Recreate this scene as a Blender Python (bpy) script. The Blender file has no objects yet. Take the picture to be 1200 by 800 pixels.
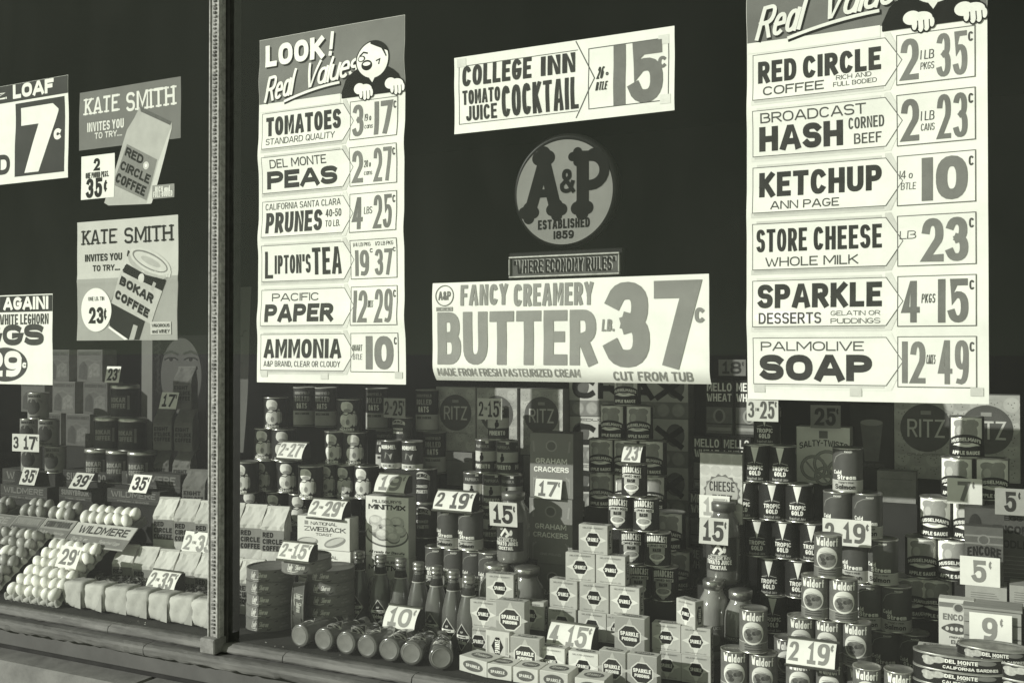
import bpy, bmesh, math, random
from mathutils import Vector, Matrix
random.seed(7)
rad = math.radians
SC = bpy.context.scene
COL = SC.collection

# ------------------------------------------------------------------ camera, sky, sun, exposure
F, PSI, PIT, D, H = 1190.0, rad(26.5), rad(0.55), 2.603, 1.55
cam = bpy.data.cameras.new('camera')
cam.sensor_width = 36.0; cam.sensor_fit = 'HORIZONTAL'; cam.lens = 36.0 * F / 1200.0
cam.clip_start = 0.05; cam.clip_end = 1500.0
camo = bpy.data.objects.new('camera', cam); COL.objects.link(camo)
camo.location = (0, -D, H); camo.rotation_euler = (rad(90) + PIT, 0, PSI)
SC.camera = camo

SUN_EL, SUN_AZ = rad(20.5), rad(40)          # azimuth: towards the left of the shop front
world = bpy.data.worlds.new('World'); SC.world = world; world.use_nodes = True
nt = world.node_tree; nt.nodes.clear()
sky = nt.nodes.new('ShaderNodeTexSky'); sky.sky_type = 'NISHITA'; sky.sun_disc = False
sky.dust_density = 0.4; sky.sun_elevation = SUN_EL; sky.sun_rotation = rad(180) + SUN_AZ
hs = nt.nodes.new('ShaderNodeHueSaturation'); hs.inputs['Saturation'].default_value = 0.0
mx = nt.nodes.new('ShaderNodeMix'); mx.data_type = 'RGBA'; mx.blend_type = 'MULTIPLY'
mx.inputs[0].default_value = 1.0; mx.inputs[7].default_value = (1.36, 1.52, 1.15, 1)
gm = nt.nodes.new('ShaderNodeGamma'); gm.inputs['Gamma'].default_value = 0.40
bg = nt.nodes.new('ShaderNodeBackground'); bg.inputs['Strength'].default_value = 0.15
wo = nt.nodes.new('ShaderNodeOutputWorld')
nt.links.new(sky.outputs[0], hs.inputs['Color']); nt.links.new(hs.outputs[0], gm.inputs[0]); nt.links.new(gm.outputs[0], mx.inputs[6])
nt.links.new(mx.outputs[2], bg.inputs['Color']); nt.links.new(bg.outputs[0], wo.inputs[0])
sl = bpy.data.lights.new('sun', 'SUN'); sl.energy = 4.9; sl.angle = rad(0.5); sl.color = (1.0, 1.0, 0.955)
so = bpy.data.objects.new('sun', sl); COL.objects.link(so)
SUN_TO = Vector((math.sin(SUN_AZ) * math.cos(SUN_EL), math.cos(SUN_AZ) * math.cos(SUN_EL), -math.sin(SUN_EL)))
so.rotation_euler = SUN_TO.to_track_quat('-Z', 'Y').to_euler()
so.location = (-6, -8, 8)
vs = SC.view_settings
vs.view_transform = 'Standard'; vs.look = 'None'; vs.gamma = 1.0; vs.use_curve_mapping = False
vs.exposure = 0.0
SC.cycles.use_denoising = True
SC.cycles.transparent_max_bounces = 16
SC.cycles.max_bounces = 6

# ------------------------------------------------------------------ photograph pixel -> point on the plane y = Y
_F = Vector((-math.sin(PSI) * math.cos(PIT), math.cos(PSI) * math.cos(PIT), math.sin(PIT)))
_R = Vector((math.cos(PSI), math.sin(PSI), 0)); _U = _R.cross(_F)
def pt(px, py, Y=0.0):
    d = _F + _R * ((px - 600) / F) + _U * (-(py - 400) / F)
    t = (Y + D) / d.y
    return Vector((0, -D, H)) + d * t
def sc(px, Y, py=500):
    d = _F + _R * ((px - 600) / F) + _U * (-(py - 400) / F)
    return F / ((Y + D) / d.y)                 # photograph pixels per metre
def turn(px):                                   # angle from the window normal to the line of sight
    return PSI - math.atan((px - 600) / F)

# ------------------------------------------------------------------ materials (monochrome print, slightly warm)
_mats = {}
def mat(v, r=0.6, n=0.10, s=35.0, bump=0.0, metal=0.0, spec=0.06, coat=0.0, kind='noise', vary=True):
    key = (round(v, 4), r, n, s, bump, metal, spec, coat, kind, vary)
    if key in _mats: return _mats[key]
    m = bpy.data.materials.new('surface_%03d' % len(_mats)); m.use_nodes = True
    t = m.node_tree; b = t.nodes['Principled BSDF']
    def g(x): x = max(0.0, min(1.0, x)); return (x, x * 0.995, x * 0.93, 1)
    tc = t.nodes.new('ShaderNodeTexCoord')
    nz = t.nodes.new('ShaderNodeTexNoise'); nz.inputs['Scale'].default_value = s; nz.inputs['Detail'].default_value = 5.0
    nz.inputs['Roughness'].default_value = 0.65
    if kind == 'grain':
        mp = t.nodes.new('ShaderNodeMapping'); mp.inputs['Scale'].default_value = (0.12, 1.0, 1.0)
        t.links.new(tc.outputs['Object'], mp.inputs[0]); t.links.new(mp.outputs[0], nz.inputs['Vector'])
    else:
        t.links.new(tc.outputs['Object'], nz.inputs['Vector'])
    rp = t.nodes.new('ShaderNodeValToRGB')
    rp.color_ramp.elements[0].position = 0.28; rp.color_ramp.elements[1].position = 0.72
    rp.color_ramp.elements[0].color = g(v * (1 - n)); rp.color_ramp.elements[1].color = g(v * (1 + n))
    t.links.new(nz.outputs['Fac'], rp.inputs[0]); 
    oi = t.nodes.new('ShaderNodeObjectInfo'); mr = t.nodes.new('ShaderNodeMapRange'); mr.inputs[3].default_value = .86; mr.inputs[4].default_value = 1.14
    vm = t.nodes.new('ShaderNodeMix'); vm.data_type = 'RGBA'; vm.blend_type = 'MULTIPLY'; vm.inputs[0].default_value = 1.0 if vary else 0.0
    t.links.new(oi.outputs['Random'], mr.inputs[0]); t.links.new(rp.outputs[0], vm.inputs[6]); t.links.new(mr.outputs[0], vm.inputs[7]); t.links.new(vm.outputs[2], b.inputs['Base Color'])
    b.inputs['Roughness'].default_value = r; b.inputs['Metallic'].default_value = metal
    b.inputs['Specular IOR Level'].default_value = spec
    b.inputs['Coat Weight'].default_value = coat; b.inputs['Coat Roughness'].default_value = 0.08
    if bump > 0:
        bp = t.nodes.new('ShaderNodeBump'); bp.inputs['Strength'].default_value = bump; bp.inputs['Distance'].default_value = 0.004
        t.links.new(nz.outputs['Fac'], bp.inputs['Height']); t.links.new(bp.outputs[0], b.inputs['Normal'])
    _mats[key] = m
    return m
W = mat(0.76, 0.75, 0.07, 9, 0.35, vary=False)             # white poster paper
W2 = mat(0.62, 0.7, 0.06, 14)                  # tinted paper edge
K = mat(0.016, 0.8, 0.25, 30)                  # black ink
K2 = mat(0.045, 0.6, 0.2, 30)
G1 = mat(0.10, 0.65, 0.12, 25); G2 = mat(0.17, 0.65, 0.10, 25); G3 = mat(0.27, 0.65, 0.10, 25)
G4 = mat(0.38, 0.65, 0.10, 25); G5 = mat(0.52, 0.65, 0.08, 25)
INK = mat(0.17, 0.6, 0.13, 22)                 # grey (red in life) poster ink
TIN = mat(0.58, 0.28, 0.2, 60, 0, 0.85)
TIND = mat(0.22, 0.4, 0.3, 60, 0, 0.8)
LW = mat(0.78, 0.5, 0.06, 40)                  # white of printed labels
LK = mat(0.014, 0.4, 0.3, 40, 0, 0, 0.25)
KRAFT = mat(0.54, 0.75, 0.10, 22, 0.25)

# ------------------------------------------------------------------ brush lettering: every letter is a set of strokes
def arc(cx, cy, rx, ry, a0, a1, n=None, p=0.82):
    n = n or max(4, int(abs(a1 - a0) / 16))
    out = []
    for i in range(n + 1):
        a = rad(a0 + (a1 - a0) * i / n); c, s = math.cos(a), math.sin(a)
        out.append((cx + rx * math.copysign(abs(c) ** p, c), cy + ry * math.copysign(abs(s) ** p, s)))
    return out
_o = lambda: arc(.5, .5, .5, .5, 90, 450)
GL = {
 'A': (.92, [[(0,0),(.44,1),(.56,1),(1,0)], [(.2,.28),(.8,.28)]]),
 'B': (.80, [[(.3,.53),(.5,.53)] + arc(.5,.765,.42,.235,-90,90) + [(0,1),(0,0)] + arc(.5,.265,.5,.265,-90,90) + [(.3,.53)]]),
 'C': (.78, [arc(.5,.5,.5,.5,42,318)]),
 'D': (.84, [[(0,0),(0,1),(.4,1)] + arc(.4,.5,.6,.5,90,-90) + [(0,0)]]),
 'E': (.68, [[(1,1),(0,1),(0,0),(1,0)], [(0,.52),(.82,.52)]]),
 'F': (.66, [[(1,1),(0,1),(0,0)], [(0,.5),(.82,.5)]]),
 'G': (.82, [arc(.5,.5,.5,.5,45,330) + [(1,.44),(.58,.44)]]),
 'H': (.82, [[(0,0),(0,1)], [(1,0),(1,1)], [(0,.5),(1,.5)]]),
 'I': (.0, [[(.5,0),(.5,1)]]),
 'J': (.60, [[(1,1),(1,.3)] + arc(.5,.3,.5,.3,0,-165)]),
 'K': (.82, [[(0,0),(0,1)], [(.95,1),(.06,.42)], [(.32,.58),(1,0)]]),
 'L': (.62, [[(0,1),(0,0),(1,0)]]),
 'M': (1.06, [[(0,0),(0,1),(.06,1),(.5,.22),(.94,1),(1,1),(1,0)]]),
 'N': (.84, [[(0,0),(0,1),(.06,1),(.94,0),(1,0),(1,1)]]),
 'O': (.86, [_o()]),
 'P': (.76, [[(0,0),(0,1),(.5,1)] + arc(.5,.73,.5,.27,90,-90) + [(0,.46)]]),
 'Q': (.86, [_o(), [(.6,.25),(1,-.05)]]),
 'R': (.80, [[(0,0),(0,1),(.5,1)] + arc(.5,.74,.48,.26,90,-90) + [(0,.48)], [(.48,.48),(1,0)]]),
 'S': (.76, [arc(.5,.755,.5,.245,28,270) + arc(.5,.255,.5,.255,90,-152)[1:]]),
 'T': (.78, [[(0,1),(1,1)], [(.5,1),(.5,0)]]),
 'U': (.82, [[(0,1),(0,.32)] + arc(.5,.32,.5,.32,180,360) + [(1,1)]]),
 'V': (.86, [[(0,1),(.46,0),(.54,0),(1,1)]]),
 'W': (1.2, [[(0,1),(.24,0),(.28,0),(.5,.85),(.72,0),(.76,0),(1,1)]]),
 'X': (.84, [[(0,0),(1,1)], [(0,1),(1,0)]]),
 'Y': (.82, [[(0,1),(.5,.45),(.5,0)], [(1,1),(.5,.45)]]),
 'Z': (.76, [[(0,1),(1,1),(0,0),(1,0)]]),
 '0': (.78, [_o()]),
 '1': (.0, [[(.5,0),(.5,1)]]),
 '|': (.42, [[(.5,0),(.5,1),(.1,.8)], [(0,0),(1,0)]]),
 '2': (.74, [arc(.5,.70,.5,.30,168,-42) + [(0,0),(1,0)]]),
 '3': (.74, [arc(.47,.755,.47,.245,155,-82), arc(.47,.27,.53,.27,82,-155)]),
 '4': (.80, [[(.74,0),(.74,1),(.66,1),(0,.27),(1,.27)]]),
 '5': (.74, [[(.95,1),(.12,1),(.06,.54)] + arc(.47,.33,.53,.33,128,-155)]),
 '6': (.76, [arc(.62,.55,.62,.45,75,180) + arc(.5,.31,.5,.31,180,540)]),
 '7': (.74, [[(0,1),(1,1),(.36,0)]]),
 '8': (.76, [arc(.5,.76,.44,.24,-90,270) + arc(.5,.265,.5,.265,90,-270)]),
 '9': (.76, [arc(.38,.45,.62,.45,-105,0) + arc(.5,.69,.5,.31,0,360)]),
 '&': (.86, [[(1,0),(.22,.70)] + arc(.45,.80,.25,.2,190,-30) + [(.1,.36)] + arc(.42,.24,.40,.24,165,340) + [(.95,.42)]]),
 '.': (.0, [[(.5,0),(.5,.06)]]), ',': (.06, [[(1,.06),(0,-.12)]]), '!': (.0, [[(.5,.32),(.5,1)], [(.5,0),(.5,.04)]]),
 '-': (.34, [[(0,.46),(1,.46)]]), "'": (.0, [[(.5,.72),(.5,1)]]), '"': (.25, [[(0,.75),(0,1)], [(1,.75),(1,1)]]),
 '/': (.5, [[(0,0),(1,1)]]), ':': (.0, [[(.5,0),(.5,.05)], [(.5,.5),(.5,.55)]]),
 '$': (.74, [arc(.5,.755,.5,.245,28,270) + arc(.5,.255,.5,.255,90,-152)[1:], [(.5,-.1),(.5,1.1)]]),
 '¢': (.62, [arc(.5,.5,.5,.42,48,312), [(.5,-.06),(.5,1.06)]]),
 'a': (.58, [arc(.48,.31,.48,.31,0,360), [(1,.64),(1,0)]]),
 'b': (.58, [[(0,1),(0,0)], arc(.5,.31,.5,.31,180,540)]),
 'c': (.52, [arc(.5,.31,.5,.31,50,310)]),
 'd': (.58, [[(1,1),(1,0)], arc(.5,.31,.5,.31,0,360)]),
 'e': (.56, [[(0,.33),(1,.33)] + arc(.5,.31,.5,.31,5,305)]),
 'f': (.38, [arc(.7,.78,.4,.22,60,180) + [(.3,0)], [(0,.6),(.8,.6)]]),
 'g': (.58, [arc(.5,.31,.5,.31,0,360), [(1,.62),(1,-.1)] + arc(.5,-.1,.5,.22,0,-150)]),
 'h': (.56, [[(0,0),(0,1)], [(0,.36)] + arc(.5,.36,.5,.26,180,0) + [(1,0)]]),
 'i': (.0, [[(.5,0),(.5,.6)], [(.5,.84),(.5,.9)]]),
 'k': (.54, [[(0,0),(0,1)], [(.95,.62),(.05,.26)], [(.35,.38),(1,0)]]),
 'l': (.0, [[(.5,0),(.5,1)]]),
 'm': (.86, [[(0,0),(0,.62)], [(0,.4)] + arc(.25,.4,.25,.22,180,0) + [(.5,0)], [(.5,.4)] + arc(.75,.4,.25,.22,180,0) + [(1,0)]]),
 'n': (.56, [[(0,0),(0,.62)], [(0,.36)] + arc(.5,.36,.5,.26,180,0) + [(1,0)]]),
 'o': (.58, [arc(.5,.31,.5,.31,90,450)]),
 'p': (.58, [[(0,.62),(0,-.3)], arc(.5,.31,.5,.31,180,540)]),
 'r': (.40, [[(0,0),(0,.62)], [(0,.34)] + arc(.6,.36,.6,.26,180,60)]),
 's': (.50, [arc(.5,.465,.5,.155,20,270) + arc(.5,.155,.5,.155,90,-155)[1:]]),
 't': (.36, [[(.35,1),(.35,.15)] + arc(.7,.15,.35,.15,180,290), [(0,.64),(.9,.64)]]),
 'u': (.56, [[(0,.62),(0,.25)] + arc(.5,.25,.5,.25,180,360), [(1,.62),(1,0)]]),
 'v': (.54, [[(0,.62),(.5,0),(1,.62)]]),
 'w': (.8, [[(0,.62),(.25,0),(.5,.55),(.75,0),(1,.62)]]),
 'y': (.54, [[(0,.62),(.5,.02)], [(1,.62),(.3,-.3)]]),
}

class Print:
    """collects flat artwork in (u, v) metres plus a layer number, then bends it onto a surface as ONE mesh"""
    def __init__(s): s.v = []; s.f = []; s.mi = []; s.ms = []; s.seg = None; s.fine = None
    def _m(s, m):
        if m not in s.ms: s.ms.append(m)
        return s.ms.index(m)
    def raw(s, verts, faces, m, lay=0):
        o = len(s.v); k = s._m(m)
        s.v += [(a, b, lay) for a, b in verts]
        for f in faces: s.f.append(tuple(o + i for i in f)); s.mi.append(k)
    def rect(s, u0, v0, u1, v1, m, lay=0, nu=None, nv=1):
        if nu is None: nu = max(1, int(abs(u1 - u0) / s.seg)) if s.seg else 1
        vs_ = [(u0 + (u1 - u0) * i / nu, v0 + (v1 - v0) * j / nv) for j in range(nv + 1) for i in range(nu + 1)]
        fs = [(j * (nu + 1) + i, j * (nu + 1) + i + 1, (j + 1) * (nu + 1) + i + 1, (j + 1) * (nu + 1) + i) for j in range(nv) for i in range(nu)]
        s.raw(vs_, fs, m, lay)
    def poly(s, pts, m, lay=0): s.raw(pts, [tuple(range(len(pts)))], m, lay)
    def cols(s, us, lo, hi, m, lay=0):
        vs_ = [(u, lo(u)) for u in us] + [(u, hi(u)) for u in us]; n = len(us)
        s.raw(vs_, [(i, i + 1, n + i + 1, n + i) for i in range(n - 1)], m, lay)
    def ell(s, cx, cy, rx, ry, m, lay=0, n=18):
        us = [cx - rx * math.cos(math.pi * i / n) for i in range(n + 1)]
        h = lambda u: ry * math.sqrt(max(0, 1 - ((u - cx) / rx) ** 2))
        s.cols(us, lambda u: cy - h(u), lambda u: cy + h(u), m, lay)
    def hexa(s, cx, cy, rx, ry, m, lay=0, k=.55):
        us = [cx - rx, cx - rx * k, cx - rx * k * .3, cx + rx * k * .3, cx + rx * k, cx + rx]
        h = lambda u: ry * (1 if abs(u - cx) <= rx * k + 1e-9 else (rx - abs(u - cx)) / (rx * (1 - k)) * .62 + .38 * (abs(u - cx) < rx - 1e-9))
        s.cols(us, lambda u: cy - h(u), lambda u: cy + h(u), m, lay)
    def tri(s, cx, vt, hw, vb, m, lay=0, n=6):   # triangle pointing from a flat edge at vt to a point at vb
        us = [cx - hw + 2 * hw * i / n for i in range(n + 1)]
        e = lambda u: vt + (vb - vt) * (1 - abs(u - cx) / hw)
        s.cols(us, e, lambda u: vt, m, lay)
    def stroke(s, pts, w, m, lay=0, cap=True):
        q = []
        for p in pts:
            if not q or abs(p[0] - q[-1][0]) + abs(p[1] - q[-1][1]) > 1e-6: q.append(p)
        if len(q) < 2: return
        closed = abs(q[0][0] - q[-1][0]) + abs(q[0][1] - q[-1][1]) < 1e-6 and len(q) > 3
        if s.seg:
            z = [q[0]]
            for a, b in zip(q, q[1:]):
                k = max(1, int(math.hypot(b[0] - a[0], b[1] - a[1]) / s.seg))
                z += [(a[0] + (b[0] - a[0]) * i / k, a[1] + (b[1] - a[1]) * i / k) for i in range(1, k + 1)]
            q = z
        if closed: q = q[:-1]
        n = len(q); h = w / 2
        def dr(a, b):
            d = math.hypot(b[0] - a[0], b[1] - a[1]) or 1; return ((b[0] - a[0]) / d, (b[1] - a[1]) / d)
        L, R = [], []
        for i in range(n):
            p = q[i]
            if closed: d0 = dr(q[i - 1], p); d1 = dr(p, q[(i + 1) % n])
            else:
                d0 = dr(q[i - 1], p) if i else dr(p, q[1]); d1 = dr(p, q[i + 1]) if i < n - 1 else d0
            nx, ny = -(d0[1] + d1[1]), d0[0] + d1[0]
            l = math.hypot(nx, ny)
            if l < 1e-6: nx, ny, l = -d1[1], d1[0], 1
            nx /= l; ny /= l
            c = nx * -d1[1] + ny * d1[0]
            k = h / max(c, 0.55)
            x, y = p
            if cap and not closed:
                if i == 0: x -= d1[0] * h; y -= d1[1] * h
                if i == n - 1: x += d0[0] * h; y += d0[1] * h
            L.append((x + nx * k, y + ny * k)); R.append((x - nx * k, y - ny * k))
        for S_ in (L, R):                            # keep tight inner bends from folding over
            for i in range(n - 1):
                dx, dy = q[i + 1][0] - q[i][0], q[i + 1][1] - q[i][1]
                if (S_[i + 1][0] - S_[i][0]) * dx + (S_[i + 1][1] - S_[i][1]) * dy < 0: S_[i + 1] = S_[i]
        fs = [(i, i + 1, n + i + 1, n + i) for i in range(n - 1)]
        if closed: fs.append((n - 1, 0, n, 2 * n - 1))
        o = len(s.v)
        s.raw(L + R, fs, m, lay)
        for i in range(n):                           # rise a hair along the stroke so it never lies in its own plane
            e = lay + .30 * i / n
            s.v[o + i] = (*L[i], e); s.v[o + n + i] = (*R[i], e)
    def frame(s, u0, v0, u1, v1, w, m, lay=1):
        s.rect(u0, v0, u1, v0 + w, m, lay); s.rect(u0, v1 - w, u1, v1, m, lay)
        s.rect(u0, v0 + w, u0 + w, v1 - w, m, lay); s.rect(u1 - w, v0 + w, u1, v1 - w, m, lay)
    def text(s, t, u0, v0, u1, v1, w, m, lay=1, gap=.10, slant=0.0, serif=False, space=.36, rise=0.0, bend=0.0):
        """fills the box (u0,v0)-(u1,v1) with the words, strokes w wide (fraction of the height)"""
        Hh = v1 - v0; nn = max(1, sum(1 if c != ' ' else .4 for c in t) - .55 * sum(c in "I1l.!'" for c in t))
        each = (u1 - u0) / nn
        tw = min(w * Hh, .36 * each); g = min(gap * Hh, .17 * each)
        ws = [GL.get(c, (space, []))[0] if c != ' ' else space for c in t]
        fixed = sum(tw if c != ' ' else 0 for c in t) + g * (len(t) - 1)
        room = (u1 - u0) - fixed - slant * Hh
        sw = sum(ws) or 1
        k = room / sw
        if k < 0.05 * Hh: k = 0.05 * Hh
        x = u0
        j = 0
        for c, cw in zip(t, ws):
            gw = k * cw + (tw if c != ' ' else 0)
            if c != ' ':
                for st in GL.get(c, (0, []))[1]:
                    j += 1
                    pp = []
                    for a, b in st:
                        X = x + tw / 2 + a * (gw - tw); Y = v0 + tw / 2 + b * (Hh - tw)
                        X += slant * (Y - v0)
                        fr = (X - u0) / (u1 - u0)
                        Y += rise * (X - u0) + bend * (4 * fr * (1 - fr)) * Hh
                        pp.append((X, Y))
                    s.stroke(pp, tw, m, lay + .16 * (j % 4))
                    if serif:
                        for (a, b), (X, Y) in ((st[0], pp[0]), (st[-1], pp[-1])):
                            if b < .03 or b > .97:
                                if not (c in 'TE' and b > .97 and c == 'T' and a != .5):
                                    s.rect(X - tw * 1.35, Y - tw * .32, X + tw * 1.35, Y + tw * .32, m, lay + .12)
            x += gw + g
    def lathe(s, prof, m, n=28, smooth=True):     # used with map=None: verts are given directly in 3-D
        pass
    def build(s, name, fmap, parent=None, loc=None, smooth=True):
        me = bpy.data.meshes.new(name)
        if s.fine:                                   # cut long edges so flat artwork can follow a buckled sheet
            me.from_pydata([(u, v, l) for u, v, l in s.v], [], s.f)
            for p, i in zip(me.polygons, s.mi): p.material_index = i
            bm = bmesh.new(); bm.from_mesh(me)
            bmesh.ops.triangulate(bm, faces=[f for f in bm.faces if len(f.verts) > 4])
            for _ in range(6):
                es = [e for e in bm.edges if e.calc_length() > s.fine]
                if not es: break
                bmesh.ops.subdivide_edges(bm, edges=es, cuts=1, use_grid_fill=True)
                bmesh.ops.triangulate(bm, faces=[f for f in bm.faces if len(f.verts) > 4])
            for v in bm.verts: v.co = fmap(*v.co)
            for f in bm.faces: f.smooth = False
            bm.to_mesh(me); bm.free()
        else:
            me.from_pydata([fmap(*p) for p in s.v], [], s.f)
            for p, i in zip(me.polygons, s.mi): p.material_index = i; p.use_smooth = smooth
        for m in s.ms: me.materials.append(m)
        me.update()
        return link(name, me, parent, loc)

class Solid:
    """collects solid pieces into ONE mesh"""
    def __init__(s): s.v = []; s.f = []; s.mi = []; s.ms = []; s.sm = []
    def _m(s, m):
        if m not in s.ms: s.ms.append(m)
        return s.ms.index(m)
    def raw(s, vs_, fs, m, smooth=False):
        o = len(s.v); k = s._m(m); s.v += [tuple(v) for v in vs_]
        for f in fs: s.f.append(tuple(o + i for i in f)); s.mi.append(k); s.sm.append(smooth)
    def box(s, x0, y0, z0, x1, y1, z1, m, b=0.0, M=None):
        if b > 0:
            b = min(b, (x1 - x0) * .45, (y1 - y0) * .45, (z1 - z0) * .45)
            vs_ = []; idx = {}
            for sx in (0, 1):
                for sy in (0, 1):
                    for sz in (0, 1):
                        X, Y, Z = (x0, x1)[sx], (y0, y1)[sy], (z0, z1)[sz]
                        dx, dy, dz = (b, -b)[sx], (b, -b)[sy], (b, -b)[sz]
                        for ax, p in enumerate(((X, Y + dy, Z + dz), (X + dx, Y, Z + dz), (X + dx, Y + dy, Z))):
                            idx[(sx, sy, sz, ax)] = len(vs_); vs_.append(p)
            fs = []
            for ax in range(3):
                for sd in (0, 1):
                    q = []
                    for a, c in ((0, 0), (1, 0), (1, 1), (0, 1)):
                        k = [a, c]; k.insert(ax, sd); q.append(idx[(*k, ax)])
                    fs.append(q)
            for ax in range(3):
                o1, o2 = [i for i in range(3) if i != ax]
                for a in (0, 1):
                    for c in (0, 1):
                        def key(e, fax):
                            k = [0, 0, 0]; k[o1] = a; k[o2] = c; k[ax] = e; return idx[(*k, fax)]
                        fs.append([key(0, o1), key(1, o1), key(1, o2), key(0, o2)])
            for sx in (0, 1):
                for sy in (0, 1):
                    for sz in (0, 1): fs.append([idx[(sx, sy, sz, a)] for a in range(3)])
        else:
            vs_ = [(x, y, z) for z in (z0, z1) for y in (y0, y1) for x in (x0, x1)]
            fs = [(0, 1, 3, 2), (4, 5, 7, 6), (0, 1, 5, 4), (2, 3, 7, 6), (0, 2, 6, 4), (1, 3, 7, 5)]
        if M is not None: vs_ = [M @ Vector(v) for v in vs_]
        s.raw(vs_, fs, m)
    def lathe(s, prof, m, n=28, M=None, smooth=True):
        vs_ = []; fs = []
        for r, z in prof:
            for i in range(n):
                a = 2 * math.pi * i / n; vs_.append((r * math.cos(a), r * math.sin(a), z))
        for j in range(len(prof) - 1):
            for i in range(n):
                k = (i + 1) % n; fs.append((j * n + i, j * n + k, (j + 1) * n + k, (j + 1) * n + i))
        for e, j in ((0, 0), (1, len(prof) - 1)):
            if prof[j][0] > 1e-5: fs.append(tuple(j * n + i for i in range(n)))
        if M is not None: vs_ = [M @ Vector(v) for v in vs_]
        s.raw(vs_, fs, m, smooth)
    def tube(s, pts, r, m, n=8):
        vs_ = []; fs = []
        for i, p in enumerate(pts):
            p = Vector(p); a = Vector(pts[max(0, i - 1)]); b = Vector(pts[min(len(pts) - 1, i + 1)])
            d = (b - a).normalized(); u = d.orthogonal().normalized(); w = d.cross(u)
            for k in range(n):
                t = 2 * math.pi * k / n; vs_.append(p + (u * math.cos(t) + w * math.sin(t)) * r)
        for i in range(len(pts) - 1):
            for k in range(n):
                l = (k + 1) % n; fs.append((i * n + k, i * n + l, (i + 1) * n + l, (i + 1) * n + k))
        fs += [tuple(range(n)), tuple(range((len(pts) - 1) * n, len(pts) * n))]
        s.raw(vs_, fs, m, True)
    def build(s, name, parent=None, loc=None):
        me = bpy.data.meshes.new(name); me.from_pydata(s.v, [], s.f)
        for m in s.ms: me.materials.append(m)
        for p, i, k in zip(me.polygons, s.mi, s.sm): p.material_index = i; p.use_smooth = k
        me.update()
        return link(name, me, parent, loc)

def link(name, me, parent=None, loc=None):
    o = bpy.data.objects.new(name, me); COL.objects.link(o)
    if parent is not None: o.parent = parent
    if loc is not None: o.location = loc
    return o
def tag(o, label, cat, group=None):
    o['label'] = label; o['category'] = cat
    if group: o['group'] = group
    return o
def structure(o): o['kind'] = 'structure'; return o
def thing(name, label, cat, loc=(0, 0, 0), rz=0.0, group=None):
    o = bpy.data.objects.new(name, None); COL.objects.link(o); o.empty_display_size = .05
    o.location = loc; o.rotation_euler = (0, 0, rz)
    return tag(o, label, cat, group)
def copy_tree(o, parent=None):
    c = o.copy(); COL.objects.link(c)
    if parent is not None: c.parent = parent
    for ch in list(o.children): copy_tree(ch, c)
    return c

# ------------------------------------------------------------------ the setting
DECK = 0.59
s = Solid(); s.box(-400, -400, -.2, 400, -.02, 0, mat(.45, .85, .15, 1.2)); structure(s.build('pavement'))
PAINT = mat(.105, .7, .5, 26, .9, kind='grain'); PAINTL = mat(.135, .7, .5, 30, .9, kind='grain')
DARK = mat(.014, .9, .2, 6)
XL, XR, TOP = -8.0, 3.0, 3.5
def room():
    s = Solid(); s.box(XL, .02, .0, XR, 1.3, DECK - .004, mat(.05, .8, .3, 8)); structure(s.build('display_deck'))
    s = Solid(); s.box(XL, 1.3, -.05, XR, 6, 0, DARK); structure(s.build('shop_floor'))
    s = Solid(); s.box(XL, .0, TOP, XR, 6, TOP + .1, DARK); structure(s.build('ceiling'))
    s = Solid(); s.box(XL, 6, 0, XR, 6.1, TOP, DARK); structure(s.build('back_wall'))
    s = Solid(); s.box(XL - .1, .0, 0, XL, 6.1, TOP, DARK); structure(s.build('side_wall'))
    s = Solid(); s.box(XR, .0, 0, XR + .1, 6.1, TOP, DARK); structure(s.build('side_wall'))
room()
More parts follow.
